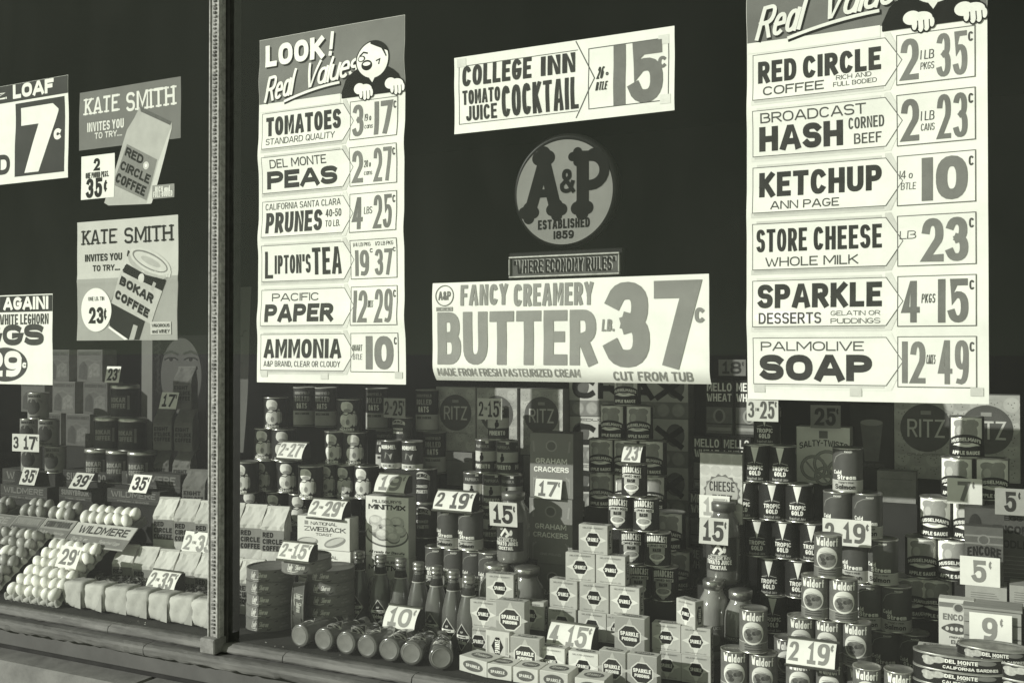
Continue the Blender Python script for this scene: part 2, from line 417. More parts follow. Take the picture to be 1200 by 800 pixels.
def outside():
    # timber sill, apron and stone base of the shop front, as one wall with parts
    w = thing('shop_front_wall', 'worn painted timber sill and stone base running below the shop windows', 'wall', (-2, 0, 0))
    def strip(name, y0, z0, z1, m, y1=.02, b=.004, x0=XL, x1=XR):
        s = Solid(); s.box(x0 + 2, y0, z0, x1 + 2, y1, z1, m, b); return s.build(name, w)
    r = random.Random(3)
    def rough(s, x0, x1, prof, m, jit, low=()):
        # weathered moulding: one profile drawn along the front with uneven, chipped edges
        n = max(2, int((x1 - x0) / .022)); k = len(prof); vs_ = []; w1 = r.uniform(0, 6)
        for i in range(n + 1):
            x = x0 + (x1 - x0) * i / n
            chip = [0.0] * k
            for q in low: chip[q] = max(0, r.gauss(0, 1)) * .0022 + .0012 * math.sin(7 * x + w1)
            for q, (y, z) in enumerate(prof): vs_.append((x + 2, y + r.uniform(-1, 1) * jit + chip[q] * .6, z + r.uniform(-1, 1) * jit + chip[q] * (1 if q in low else 0)))
        fs = [(i * k + q, i * k + (q + 1) % k, (i + 1) * k + (q + 1) % k, (i + 1) * k + q) for i in range(n) for q in range(k)]
        fs += [tuple(range(k)), tuple(range(n * k, n * k + k))]
        s.raw(vs_, fs, m, False)
    s = Solid(); x = XL
    while x < XR:                                  # bead of short weathered boards along the glass
        l = r.uniform(.45, .9); e = min(XR, x + l); dz = r.uniform(-.001, .001)
        rough(s, x + .0015, e - .0015, [(.014, .560), (.014, .586 + dz), (-.012, .587 + dz), (-.026, .580 + dz), (-.030, .566), (-.026, .560)], PAINTL, .0008); x = e
    s.build('glazing_bead', w)
    s = Solid(); x = XL
    while x < XR:
        l = r.uniform(.9, 1.6); e = min(XR, x + l); dy = r.uniform(-.0015, .0015)
        rough(s, x + .001, e - .001, [(.012, .516), (.012, .556), (-.052 + dy, .5545), (-.066 + dy, .549), (-.070 + dy, .540), (-.068 + dy, .526), (-.064 + dy, .518)], PAINT, .0009, (5, 6)); x = e
    s.build('sill_board', w)
    strip('apron_board', -.012, .441, .515, mat(.105, .65, .2, 5, .2), .02)
    strip('recess', -.001, .20, .440, mat(.03, .8, .3, 8), .015)
    s = Solid(); x = XL - .42
    while x < XR:
        l = 1.15; e = min(XR, x + l)
        s.box(x + 2 + .0025, -.125 + r.uniform(-.002, .002), 0, e + 2 - .0025, -.002, .428, mat(.165, .85, .22, 14, .5), .009); x = e
    s.build('stone_block', w)
    # shop front above and beside the glass
    s = Solid(); s.box(XL, -.08, 3.3, XR, .06, 4.6, mat(.06, .6, .2, 5)); o = s.build('fascia_board'); tag(o, 'dark board over the top of the shop windows', 'fascia')
outside()
GLASS_F0 = .058
def glass_mat():
    m = bpy.data.materials.new('window_glass'); m.use_nodes = True; t = m.node_tree; t.nodes.clear()
    o = t.nodes.new('ShaderNodeOutputMaterial'); mixn = t.nodes.new('ShaderNodeMixShader')
    tr = t.nodes.new('ShaderNodeBsdfTransparent'); gl = t.nodes.new('ShaderNodeBsdfGlossy'); gl.inputs['Roughness'].default_value = 0.0
    lw = t.nodes.new('ShaderNodeLayerWeight'); lw.inputs['Blend'].default_value = .5      # Schlick reflectance of both faces of the pane
    p5 = t.nodes.new('ShaderNodeMath'); p5.operation = 'POWER'; p5.inputs[1].default_value = 5.0
    fr = t.nodes.new('ShaderNodeMath'); fr.operation = 'MULTIPLY_ADD'; fr.inputs[1].default_value = .90; fr.inputs[2].default_value = GLASS_F0
    t.links.new(lw.outputs['Facing'], p5.inputs[0]); t.links.new(p5.outputs[0], fr.inputs[0])
    tr.inputs[0].default_value = (.96, .97, .95, 1)
    t.links.new(fr.outputs[0], mixn.inputs[0]); t.links.new(tr.outputs[0], mixn.inputs[1]); t.links.new(gl.outputs[0], mixn.inputs[2])
    # thin uneven film of dust and wiping marks on the pane
    tc = t.nodes.new('ShaderNodeTexCoord'); mp = t.nodes.new('ShaderNodeMapping'); mp.inputs['Scale'].default_value = (1.2, 1.0, .45); mp.inputs['Rotation'].default_value = (0, rad(24), 0)
    nz = t.nodes.new('ShaderNodeTexNoise'); nz.inputs['Scale'].default_value = 3.2; nz.inputs['Detail'].default_value = 9.0; nz.inputs['Roughness'].default_value = .68; nz.inputs['Distortion'].default_value = .8
    mr = t.nodes.new('ShaderNodeMapRange'); mr.inputs[1].default_value = .42; mr.inputs[2].default_value = .80; mr.inputs[3].default_value = .0; mr.inputs[4].default_value = .006
    df = t.nodes.new('ShaderNodeBsdfDiffuse'); df.inputs[0].default_value = (.8, .8, .72, 1); m2 = t.nodes.new('ShaderNodeMixShader')
    t.links.new(tc.outputs['Object'], mp.inputs[0]); t.links.new(mp.outputs[0], nz.inputs['Vector']); t.links.new(nz.outputs['Fac'], mr.inputs[0])
    t.links.new(mr.outputs[0], m2.inputs[0]); t.links.new(mixn.outputs[0], m2.inputs[1]); t.links.new(df.outputs[0], m2.inputs[2])
    t.links.new(m2.outputs[0], o.inputs[0]); return m
GLASS = glass_mat()
POSTX0 = pt(243.5, 700, -.03).x; POSTX1 = pt(257.5, 700, -.03).x
def panes():
    a = Print(); a.rect(XL, .57, POSTX0 + .01, 3.4, GLASS); o = a.build('window_pane', lambda u, v, l: (u, 0, v))
    tag(o, 'big plate glass pane left of the beaded metal post', 'window')
    a = Print(); a.rect(POSTX1 - .01, .57, XR, 3.4, GLASS); o = a.build('window_pane', lambda u, v, l: (u, 0, v))
    tag(o, 'big plate glass pane right of the beaded metal post', 'window')
panes()
def post():
    x0, x1 = POSTX0, POSTX1; xm = (x0 + x1) / 2; w = x1 - x0
    p = thing('window_post', 'narrow beaded metal post dividing the two shop windows', 'post', (xm, 0, .57))
    MET = mat(.30, .6, .45, 60, .5); MD = mat(.05, .5, .3, 30)
    s = Solid(); s.box(-w / 2, -.032, .0, w / 2, -.006, 2.74, MET, .003); s.build('face_bar', p)
    s = Solid(); rb = random.Random(12); n = 205
    bm_ = [mat(.12, .6, .4, 70), mat(.20, .6, .4, 70), mat(.30, .6, .4, 70)]
    for i in range(n):
        z = .05 + i * 2.66 / n + rb.uniform(-.0006, .0006); g = rb.uniform(.006, .0088)
        s.box(-.006 + rb.uniform(-.0012, .0012), -.0375 + rb.uniform(-.001, .001), z, .008 + rb.uniform(-.0015, .0015), -.0315, z + g, bm_[rb.choice((0, 0, 1, 1, 2))], .002)
    s.build('beading', p)
    s = Solid()
    for dx in (-.42, .30): s.box(w * dx, -.037, .03, w * (dx + .13), -.0315, 2.74, mat(.34, .6, .45, 70, .4), .0015)
    s.build('edge_strip', p)
    s = Solid(); s.box(-w / 2 - .006, -.062, -.012, w / 2 + .006, .0, .038, mat(.2, .6, .3, 40, .3), .004); s.build('foot_block', p)
    s = Solid(); s.box(-w / 2 + .006, -.0055, 0, w / 2 + .012, .055, 2.74, MD, .002); s.build('inner_bar', p)
post()
# ------------------------------------------------------------------ posters on the inside of the glass
PY = 0.012
class Sheet:
    """a hung paper sheet: artwork is placed in world x / z, parts share one gentle buckle"""
    def __init__(s, name, label, cat, x0, x1, z0, z1, seed=0, amp=.004, folds=(), curl=0.0, Y=PY, group=None):
        s.x0, s.x1, s.z0, s.z1 = x0, x1, z0, z1; s.Y = Y; s.fine = .018
        r = random.Random(seed); s.ph = [r.uniform(0, 6.28) for _ in range(6)]; s.amp = amp; s.folds = folds; s.curl = curl
        s.root = thing(name, label, cat, ((x0 + x1) / 2, Y, z0), 0, group)
    def off(s, x, z):
        a = (x - s.x0) / (s.x1 - s.x0); b = (z - s.z0) / (s.z1 - s.z0)
        y = s.amp * (math.sin(2.1 * a * 2 + 5 * b + s.ph[0]) * .5 + math.sin(9 * b + 3 * a + s.ph[1]) * .35 + math.sin(17 * b - 4 * a + s.ph[2]) * .15)
        for fb in s.folds: y -= s.amp * .8 * (.5 + .5 * math.cos(math.pi * min(1, abs(b - fb) / .06)))
        y += s.curl * max(0, .16 - b) ** 2 * 4
        return y
    def fmap(s, x, z, l):
        xm = (s.x0 + s.x1) / 2
        return (x - xm, s.off(x, z) - .00055 * l, z - s.z0)
    def part(s, name, P):
        P.fine = s.fine
        return P.build(name, s.fmap, s.root)
    def paper(s, m=W, name='sheet', nx=14, nz=40):
        P = Print(); P.rect(s.x0, s.z0, s.x1, s.z1, m, 0, nx, nz); return P.build(name, s.fmap, s.root)
def wz(px, py, Y=PY): v = pt(px, py, Y); return v.x, v.z
def box_px(x0, y0, x1, y1, Y=PY):
    """photograph corners (left, top) and (right, bottom) -> u0, v0, u1, v1"""
    a = wz(x0, y0, Y); b = wz(x1, y1, Y); return a[0], b[1], b[0], a[1]

def value_poster(label, x0, x1, zt, zb, head, rows, seed, group):
    S = Sheet('value_poster', label, 'price poster', x0, x1, zb, zt, seed, .0070, (.18, .42, .66, .88), 0, PY, group)
    w = x1 - x0; h = zt - zb
    X = lambda u: x0 + u * w
    Z = lambda v: zt - v * h
    P = Print(); P.rect(x0, zb, x1, zt, W, 0, 24, 80); P.build('sheet', S.fmap, S.root)
    # grey header
    P = Print(); HD = mat(.16, .6, .10, 12)
    P.rect(x0 + .001, Z(.192), x1 - .001, zt - .001, HD, 1, 12, 10)
    P.rect(x0 + .001, Z(.214), X(.58), Z(.190), W, 1.5, 8, 1)
    if 'look' in head:
        for dx, dz, m, l in ((.006, -.006, K, 2), (0, 0, LW, 3)):
            P.text('LOOK', X(.045) + dx, Z(.083) + dz, X(.47) + dx, Z(.020) + dz, .25, m, l, .09)
            P.text('!', X(.50) + dx, Z(.080) + dz, X(.56) + dx, Z(.012) + dz, .24, m, l, .08, .12)
    for dx, dz, m, l, ww in ((.004, -.005, K, 2, .15), (0, 0, LW, 3, .12)):
        P.text('Real', X(.035) + dx, Z(.187) + dz, X(.285) + dx, Z(.116) + dz, ww, m, l, .02, .32, rise=.13)
        P.text('Values', X(.325) + dx, Z(.163) + dz, X(.74) + dx, Z(.094) + dz, ww, m, l, .02, .32, rise=.10)
    sw = [(X(.19 + .38 * t), Z(.189 - .030 * t) + .006 * (4 * t * (1 - t))) for t in [i / 8 for i in range(9)]]
    P.stroke([(a + .003, b - .004) for a, b in sw], .012, K, 2.2); P.stroke(sw, .008, LW, 3)
    # a plain laughing clerk in a dark jacket leaning on the list
    fx, fz = X(.79), Z(.140)
    P.cols([fx - .114 + .228 * i / 14 for i in range(15)], lambda u: Z(.205), lambda u: Z(.205) + .080 * math.sqrt(max(0, 1 - ((u - fx) / .1145) ** 2)) + .012, mat(.012, .8, .2, 30), 3.6)
    hx, hz = fx + .006, Z(.110)
    P.ell(hx, hz, .062, .060, K, 4, 20); P.ell(hx, hz, .058, .056, LW, 4.6, 20)
    P.ell(hx - .020, hz - .016, .020, .016, K, 5.4, 12); P.ell(hx - .020, hz - .012, .014, .006, LW, 5.9, 10)
    P.stroke([(hx - .046, hz + .016), (hx - .034, hz + .026), (hx - .020, hz + .022)], .005, K, 5.4); P.ell(hx - .040, hz + .006, .014, .010, K, 5.0, 10); P.ell(hx - .041, hz + .006, .010, .007, LW, 5.5, 10)
    P.stroke([(hx + .016, hz - .006), (hx + .028, hz - .002), (hx + .024, hz - .016)], .004, K, 5.4)
    P.cols([hx - .010 + .066 * i / 10 for i in range(11)], lambda u: hz + .020 + .030 * (1 - (u - hx + .010) / .066), lambda u: hz + .056 * math.sqrt(max(0, 1 - ((u - hx) / .0585) ** 2)) + .003, K, 5.2)
    for k in range(3): P.stroke([(hx + .024 + .006 * k, hz + .046 - .006 * k), (hx + .040 + .005 * k, hz + .022 - .008 * k)], .004, K, 5.4)
    P.tri(hx - .004, Z(.146), .020, Z(.172), LW, 4.8, 4)
    for cx_, cz_, sg in ((fx - .030, Z(.190), 1), (fx + .084, Z(.186), 1)):        # sleeves' cuffs and hands with fingers
        for g, m_, l_ in ((.0035, K, 5), (0, LW, 5.6)):
            P.ell(cx_ - .016, cz_ + .006, .020 + g, .017 + g, m_, l_, 12); P.ell(cx_ + .006, cz_ + .002, .024 + g, .016 + g, m_, l_ + .05, 12)
            for k, (fx_, fz_, fr) in enumerate(((-.010, -.012, .9), (.004, -.017, 1.0), (.017, -.016, 1.0), (.029, -.010, .85))):
                P.ell(cx_ + fx_, cz_ + fz_, .0065 * fr + g, .014 * fr + g, m_, l_ + (.1 + .12 * k if m_ is LW else .1), 10)
        for k in (-.003, .0105, .023): P.stroke([(cx_ + k, cz_ - .004), (cx_ + k + .001, cz_ - .022)], .0022, K, 6.4)
    S.part('header', P)
    for i, (small, big, price) in enumerate(rows):
        v0 = .219 + .1285 * i; v1 = v0 + .103
        P = Print(); SH = G4; LN = mat(.12, .6, .1, 20)
        P.seg = .04
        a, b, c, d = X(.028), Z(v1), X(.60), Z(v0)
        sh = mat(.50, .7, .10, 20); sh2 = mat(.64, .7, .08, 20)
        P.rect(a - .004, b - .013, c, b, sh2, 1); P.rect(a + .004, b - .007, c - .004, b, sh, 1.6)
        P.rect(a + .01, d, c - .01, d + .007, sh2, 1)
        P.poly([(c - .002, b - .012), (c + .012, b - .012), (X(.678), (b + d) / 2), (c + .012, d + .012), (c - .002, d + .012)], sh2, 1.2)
        P.poly([(a, b), (c, b), (X(.668), (b + d) / 2), (c, d), (a, d)], W, 2.2)
        P.stroke([(a, d), (a, b), (c, b), (X(.668), (b + d) / 2), (c, d), (a, d)], .0018, LN, 2.6)
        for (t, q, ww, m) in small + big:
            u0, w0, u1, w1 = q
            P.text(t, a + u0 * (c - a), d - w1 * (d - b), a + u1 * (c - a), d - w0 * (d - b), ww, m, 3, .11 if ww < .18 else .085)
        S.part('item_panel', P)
        P = Print(); P.seg = .04
        a, b, c, d = X(.645), Z(v1 + .003), X(.955), Z(v0 - .002)
        P.rect(a, b, c, d, W, 2.2); P.frame(a, b, c, d, .0022, LN, 2.8)
        for (t, q, ww, m) in price:
            u0, w0, u1, w1 = q
            P.text(t, a + u0 * (c - a), d - w1 * (d - b), a + u1 * (c - a), d - w0 * (d - b), ww, m, 3.2, .06, .06 if ww < .15 else 0)
        S.part('price_panel', P)
    # tape corners and tears
    TP = mat(.60, .5, .10, 30)
    for u, v in ((.03, .975), (.93, .975), (.45, .98)):
        P = Print(); P.rect(X(u), Z(v) - .010, X(u) + .028, Z(v) + .010, TP, 3); S.part('tape', P)
D1 = mat(.038, .6, .3, 30); D2 = mat(.075, .6, .2, 30)
def pr(n1, n2, mid=None, c=True):
    """price panel: a quantity, small words between, a price"""
    o = []
    if n1: o.append((n1, (.06, .10, .29 if len(n1) == 1 else .36, .92), .22 if len(n1) == 1 else .19, INK))
    a = .50 if n1 and len(n1) == 1 else (.50 if n1 else .36)
    if not n1: a = .32
    o.append((n2, (a + (.02 if n1 else 0), .08, .90, .93), .24 if n1 else .26, INK))
    if mid:
        if n1: o += [(mid[0], (.31 if len(n1) == 1 else .37, .36, .49, .54), .10, D2)] + ([(mid[1], (.31, .60, .49, .74), .10, D2)] if len(mid) > 1 else [])
        else: o += [(mid[0], (.03, .30, .25, .46), .1, D2)] + ([(mid[1], (.05, .54, .25, .68), .1, D2)] if len(mid) > 1 else [])
    if c: o.append(('c', (.91, .02, .975, .30), .16, D2))
    return o
x0 = wz(303, 250)[0]; x1 = wz(474.5, 250)[0]
zt = (wz(303, 47)[1] + wz(475, 18)[1]) / 2; zb = (wz(303, 449)[1] + wz(474, 449)[1]) / 2
rowsL = [
 ([('STANDARD QUALITY', (.05, .72, .90, .90), .13, D2)], [('TOMATOES', (.05, .12, .97, .65), .24, D1)], pr('3', '17', ('19 oz', 'cans'))),
 ([('DEL MONTE', (.10, .08, .80, .32), .14, D2)], [('PEAS', (.06, .40, .93, .90), .27, D1)], pr('2', '27', ('20 oz', 'cans'))),
 ([('CALIFORNIA SANTA CLARA', (.04, .06, .97, .24), .13, D2), ('40-50', (.79, .34, .98, .55), .15, D2), ('TO LB.', (.79, .64, .97, .82), .13, D2)], [('PRUNES', (.05, .32, .75, .90), .23, D1)], pr('4', '25', ('LBS',))),
 ([], [('L', (.04, .16, .14, .92), .2, D1), ("IPTON'S", (.16, .28, .60, .80), .19, D1), ('TEA', (.62, .12, .97, .86), .22, D1)],
   [('1/4 LB PKG', (.07, .07, .45, .17), .13, D2), ('1/2 LB PKG', (.55, .07, .93, .17), .13, D2), ('19', (.10, .26, .40, .92), .24, INK), ('37', (.53, .26, .90, .92), .21, INK), ('c', (.42, .18, .49, .34), .16, D2), ('c', (.91, .18, .975, .34), .16, D2)]),
 ([('PACIFIC', (.13, .10, .70, .32), .15, D2)], [('PAPER', (.05, .40, .88, .90), .26, D1)], pr('12', '29', ('ROLLS',))),
 ([('A&P BRAND, CLEAR OR CLOUDY', (.04, .74, .96, .90), .13, D2)], [('AMMONIA', (.04, .13, .97, .66), .23, D1)], pr('', '10', ('QUART', 'BTLE'))),
]
value_poster('tall LOOK poster listing tomatoes, peas, prunes, tea, paper and ammonia prices', x0, x1, zt, zb, ('look',), rowsL, 5, 'tall price list posters')
x0 = wz(875.5, 250)[0]; x1 = wz(1158, 250)[0]
zt = (wz(875, -45)[1] + wz(1155, -95)[1]) / 2; zb = (wz(876, 468)[1] + wz(1161, 473)[1]) / 2
rowsR = [
 ([('COFFEE', (.08, .72, .55, .92), .16, D2), ('RICH AND', (.64, .66, .90, .76), .14, D2), ('FULL BODIED', (.62, .80, .94, .90), .14, D2)], [('RED', (.04, .16, .34, .64), .22, D1), ('CIRCLE', (.39, .16, .97, .64), .22, D1)], pr('2', '35', ('1 LB', 'PKGS'))),
 ([('BROADCAST', (.06, .06, .86, .28), .14, D2), ('CORNED', (.73, .34, .99, .58), .14, D2), ('BEEF', (.77, .68, .97, .90), .14, D2)], [('HASH', (.05, .36, .69, .90), .25, D1)], pr('2', '23', ('1 LB', 'CANS'))),
 ([('ANN PAGE', (.14, .76, .66, .94), .15, D2)], [('KETCHUP', (.05, .12, .97, .66), .22, D1)], pr('', '10', ('14 oz', 'BTLE'))),
 ([('WHOLE MILK', (.10, .74, .80, .94), .14, D2)], [('STORE', (.03, .12, .42, .62), .20, D1), ('CHEESE', (.47, .12, .97, .62), .20, D1)], pr('', '23', ('LB',))),
 ([('DESSERTS', (.05, .70, .53, .94), .15, D2), ('GELATIN OR', (.60, .68, .96, .78), .13, D2), ('PUDDINGS', (.60, .84, .96, .95), .13, D2)], [('SPARKLE', (.04, .08, .97, .60), .23, D1)], pr('4', '15', ('PKGS',))),
 ([('PALMOLIVE', (.06, .08, .84, .28), .15, D2)], [('SOAP', (.05, .36, .90, .92), .28, D1)], pr('12', '49', ('CAKES',))),
]
value_poster('large poster listing coffee, hash, ketchup, cheese, desserts and soap prices', x0, x1, zt, zb, (), rowsR, 9, 'tall price list posters')

# tomato juice strip
def strip_sign():
    a = box_px(532.5, 68, 790.5, 130); zt = (wz(532, 68)[1] + wz(790, 31)[1]) / 2; zb = (wz(533, 157)[1] + wz(790, 130)[1]) / 2
    S = Sheet('price_strip', 'wide white tomato juice cocktail sign with big grey 15 above the round emblem', 'price sign', a[0], a[2], zb, zt, 2, .003)
    S.paper(W)
    LN = mat(.10, .6, .1, 20)
    P = Print(); P.seg = .05
    u0, _, u1, _ = box_px(538, 75, 683, 150)
    x_l, x_t, x_r = wz(538, 100)[0], wz(697, 92)[0], wz(677, 92)[0]
    zl, zh = zb + .028, zt - .028
    P.stroke([(x_r, zh), (x_l, zh), (x_l, zl), (x_r, zl)], .002, LN, 1)
    P.stroke([(x_r - .005, zt - .004), (x_t, (zt + zb) / 2), (x_r - .005, zb + .01)], .003, LN, 1)
    P.text('COLLEGE', *box_px(542, 78.5, 623, 91.5), .23, D1, 2, .09)
    P.text('INN', *box_px(634, 67, 674, 84.5), .26, D1, 2, .12)
    P.text('TOMATO', *box_px(542, 107, 586, 118), .17, D1, 2, .10)
    P.text('JUICE', *box_px(546, 125, 582, 138), .17, D1, 2, .10)
    P.text('COCKTAIL', *box_px(588, 101.5, 678, 127), .22, D1, 2, .07)
    S.part('item_panel', P)
    P = Print(); P.seg = .05
    x_l, x_r = wz(689.5, 90)[0], wz(784, 90)[0]
    P.frame(x_l, zl, x_r, zh, .0025, LN, 1)
    P.text('26', *box_px(699, 79, 709, 92), .24, D1, 2, .08, .2); P.text('oz', *box_px(710, 83, 716, 88), .2, D1, 2, .1)
    P.text('BTLE', *box_px(698, 97, 713, 105), .15, D1, 2, .1, .2)
    P.text('15', *box_px(719, 54, 777, 118), .24, INK, 2, .07); P.text('c', *box_px(771, 60, 781, 79), .3, INK, 2.2)
    S.part('price_panel', P)
    for x, z in ((S.x0 + .01, zt - .03), (S.x1 - .045, zt - .045), (S.x1 - .04, zb + .02)):
        P = Print(); P.rect(x, z, x + .03, z + .025, mat(.62, .6, .1), 1.5); S.part('tape', P)
strip_sign()
def butter_sign():
    a = wz(507, 385)[0]; b = wz(831, 385)[0]; zt = (wz(508, 329)[1] + wz(831, 324)[1]) / 2; zb = (wz(505, 443)[1] + wz(830, 453)[1]) / 2
    S = Sheet('butter_sign', 'large white butter sign with huge grey 37 in the middle of the window', 'price sign', a, b, zb, zt, 3, .004, (), .22)
    S.paper(W, nx=40, nz=40); S.fine = .014
    BI = mat(.24, .6, .10, 16); BS = mat(.26, .6, .2, 20)
    P = Print(); P.seg = .03
    P.text('FANCY', *box_px(540, 334, 595, 357), .20, BI, 2.6, .08); P.text('CREAMERY', *box_px(602, 333, 695, 357), .19, BI, 2.6, .07)
    P.text('BUTTER', *box_px(513, 366, 699, 428), .27, BI, 2.6, .05)
    P.text('MADE FROM FRESH PASTEURIZED CREAM', *box_px(512, 431, 679, 442), .15, BS, 3.2, .1)
    S.part('item_lettering', P)
    P = Print(); P.seg = .03
    P.text('37', *box_px(710, 331, 820, 431), .25, BI, 2.6, .05); P.text('c', *box_px(814, 352, 826, 378), .24, BI, 2.9)
    P.text('LB.', *box_px(705, 374, 721, 388), .16, BS, 3.2, .12, .1)
    P.text('CUT FROM TUB', *box_px(718, 435, 811, 447), .16, BS, 3.2, .14)
    S.part('price_lettering', P)
    P = Print(); u, v = wz(521.5, 346.5); DI = mat(.13, .6, .1)
    P.stroke([(u + .030 * math.cos(t), v + .030 * math.sin(t)) for t in [i * math.pi / 14 for i in range(28)]] + [(u + .030, v)], .003, DI, 2.2)
    P.text('A&P', u - .021, v - .013, u + .021, v + .013, .17, DI, 2.2, .05)
    P.frame(u - .028, v - .046, u + .028, v - .034, .0018, DI, 2.2); P.text('WHERE ECONOMY RULES', u - .025, v - .043, u + .025, v - .037, .16, DI, 2.2)
    S.part('emblem', P)
butter_sign()
def emblem_sign():
    cx, cz = wz(660.5, 225, .014); R = (wz(660, 163.5, .014)[1] - wz(660, 286, .014)[1]) / 2
    t = thing('round_emblem', 'round grey emblem with dark club ended letters above the butter sign', 'emblem', (cx, .014, cz - R))
    s = Solid(); M = Matrix.Translation((.0, .0215, R + .006)) @ Matrix.Rotation(rad(90), 4, 'X')
    s.lathe([(R - .004, -.016), (R + .012, -.016), (R + .014, .008), (R + .004, .0215), (R - .003, .016)], mat(.012, .3, .2, 20), 64, M); s.build('rim', t)
    P = Print(); P.seg = .05; P.ell(0, R, R, R, mat(.20, .6, .14, 9, vary=False), 0, 40); fm = lambda u, v, l: (u, -.0006 * l, v); P.build('disc', fm, t)
    P = Print(); B = mat(.008, .8, .3, 20)
    w = .038; k = R / .152
    def L(pts): P.stroke([(x * k, R + y * k) for x, y in pts], w * k, B, 1.5, False)
    def C(x, y, r=.024):
        for dx, dy, rr in ((-.016, .006, .62), (.016, .006, .62), (0, -.010, .62), (0, .018, .66), (0, .004, .8)): P.ell(x * k + dx * k, R + (y + dy) * k, r * rr * 1.2 * k, r * rr * 1.2 * k, B, 1 + .1 * random.random(), 12)
    L([(-.108, -.052), (-.062, .095)]); L([(-.062, .095), (-.026, -.046)]); P.rect(-.098 * k, R - .012 * k, -.036 * k, R + .012 * k, B, 1.3)
    C(-.112, -.060); C(-.022, -.056); C(-.064, .098, .028)
    L([(.060, .100), (.060, -.050)]); C(.058, -.056, .026); C(.044, .094, .018)
    P.stroke([(x * k, R + y * k) for x, y in [(.050, .100), (.085, .098)] + arc(.085, .056, .042, .042, 90, -90, 10, 1) + [(.058, .014)]], .030 * k, B, 1.7, False)
    P.ell(.098 * k, R + .108 * k, .022 * k, .012 * k, B, 1.2, 10)
    P.text('&', -.012 * k, R - .004 * k, .036 * k, R + .066 * k, .17, B, 2)
    P.text('ESTABLISHED', -.082 * k, R - .106 * k, .082 * k, R - .078 * k, .23, B, 1, .09); P.text('1859', -.032 * k, R - .136 * k, .032 * k, R - .112 * k, .23, B, 1, .09)
    P.build('lettering', fm, t)
    x0, z0, x1, z1 = box_px(597, 301, 727, 321.5, .014)
    q = thing('motto_plaque', 'narrow framed plaque lettered WHERE ECONOMY RULES under the round emblem', 'plaque', ((x0 + x1) / 2, .014, z0))
    w, h = (x1 - x0) / 2, z1 - z0
    s = Solid(); s.box(-w - .004, .004, -.012, w + .006, .03, h + .012, mat(.012, .4, .2), .003); s.build('backing', q)
    s = Solid(); FM = mat(.35, .35, .25, 50, 0, .7)
    s.box(-w, -.008, h - .006, w, .003, h, FM, .002); s.box(-w, -.008, 0, w, .003, .006, FM, .002); s.box(-w, -.008, .006, -w + .005, .003, h - .006, FM, .002); s.box(w - .005, -.008, .006, w, .003, h - .006, FM, .002)
    s.build('frame', q)
    P = Print(); P.rect(-w + .005, .006, w - .005, h - .006, mat(.07, .4, .2, 20), 0); P.build('face', fm, q)
    P = Print()
    for dx, dz, m, l in ((.003, .0015, G4, 1), (0, 0, K, 2)):
        P.text('"WHERE ECONOMY RULES"', -w + .014 + dx, .012 + dz, w - .014 + dx, h - .012 + dz, .2, m, l, .06)
    P.build('lettering', fm, q)
emblem_sign()

def loaf_sign():
    x0, x1 = wz(-150, 160)[0], wz(80, 150)[0]; zt = wz(80, 88)[1]; zb = wz(80, 208)[1]  # sheet widened leftward out of view, added to shade the goods behind
    S = Sheet('bread_sign', 'bread price sign with a big white 7 on a dark panel at the left edge', 'price sign', x0, x1, zb, zt, 8, .003)
    S.paper(W, nx=10, nz=10); DP = mat(.030, .55, .2, 10)
    P = Print(); P.seg = .05; P.rect(x0 + .001, wz(80, 109)[1], x1 - .001, zt - .001, DP, 1)
    P.text('20 OZ.', *box_px(-58, 119, 8, 116), .25, W, 2, .1)
    P.text('LOAF', *box_px(15.5, 100, 63.5, 108.5), .28, W, 2, .08); S.part('header', P)
    P = Print(); P.seg = .05; P.rect(*box_px(18, 122, 75.5, 201), DP, 1)
    a, b, c, d = box_px(24.5, 127, 68, 198.5)
    P.poly([(a, d), (a + (c - a) * .86, d), (c, d - (d - b) * .09), (c, d - (d - b) * .12), (a + (c - a) * .5, b), (a + (c - a) * .12, b), (a + (c - a) * .47, d - (d - b) * .27), (a, d - (d - b) * .27)], W, 2)
    P.text('c', *box_px(63, 146, 72, 163), .3, W, 2); S.part('price_panel', P)
    P = Print(); P.text('BREAD', *box_px(-62, 190, 12, 204), .24, D1, 1.5, .08); S.part('item_lettering', P)
loaf_sign()
def egg_sign():
    x0, x1 = wz(-150, 400)[0], wz(61.5, 400)[0]; zt = wz(61, 344)[1]; zb = wz(61, 451)[1]  # unseen left part of the sheet added to throw shade on the back goods
    S = Sheet('egg_sign', 'white eggs price sign with an oval 29 at the left edge', 'price sign', x0, x1, zb, zt, 11, .002)
    S.paper(W, nx=10, nz=10); DP = mat(.022, .55, .2, 10)
    P = Print(); P.seg = .05; P.rect(x0 + .001, wz(61, 364.5)[1], x1 - .001, zt - .004, DP, 1)
    P.text('BACK', *box_px(-70, 349, -28, 362), .25, W, 2, .1); P.text('IN', *box_px(-20, 348, 0, 362), .25, W, 2, .1); P.text('AGAIN!', *box_px(4.5, 348.5, 57, 362), .27, W, 2, .09); S.part('header', P)
    P = Print(); P.seg = .05
    P.text('WHITE LEGHORN', *box_px(0, 368.5, 57, 379.5), .17, K2, 1.5, .1); P.text('EGGS', *box_px(-42, 381, 51.5, 404.5), .28, D1, 1.5, .09); S.part('item_lettering', P)
    P = Print(); P.seg = .05; cx, cz = wz(6, 427); P.ell(cx, cz, wz(32, 427)[0] - cx, cz - wz(6, 447)[1], mat(.05, .55, .2, 10), 1, 26)
    P.text('29', *box_px(-16, 411, 25, 441.5), .24, W, 2, .08); P.text('c', *box_px(26, 422, 31, 431), .28, W, 2); S.part('price_panel', P)
egg_sign()

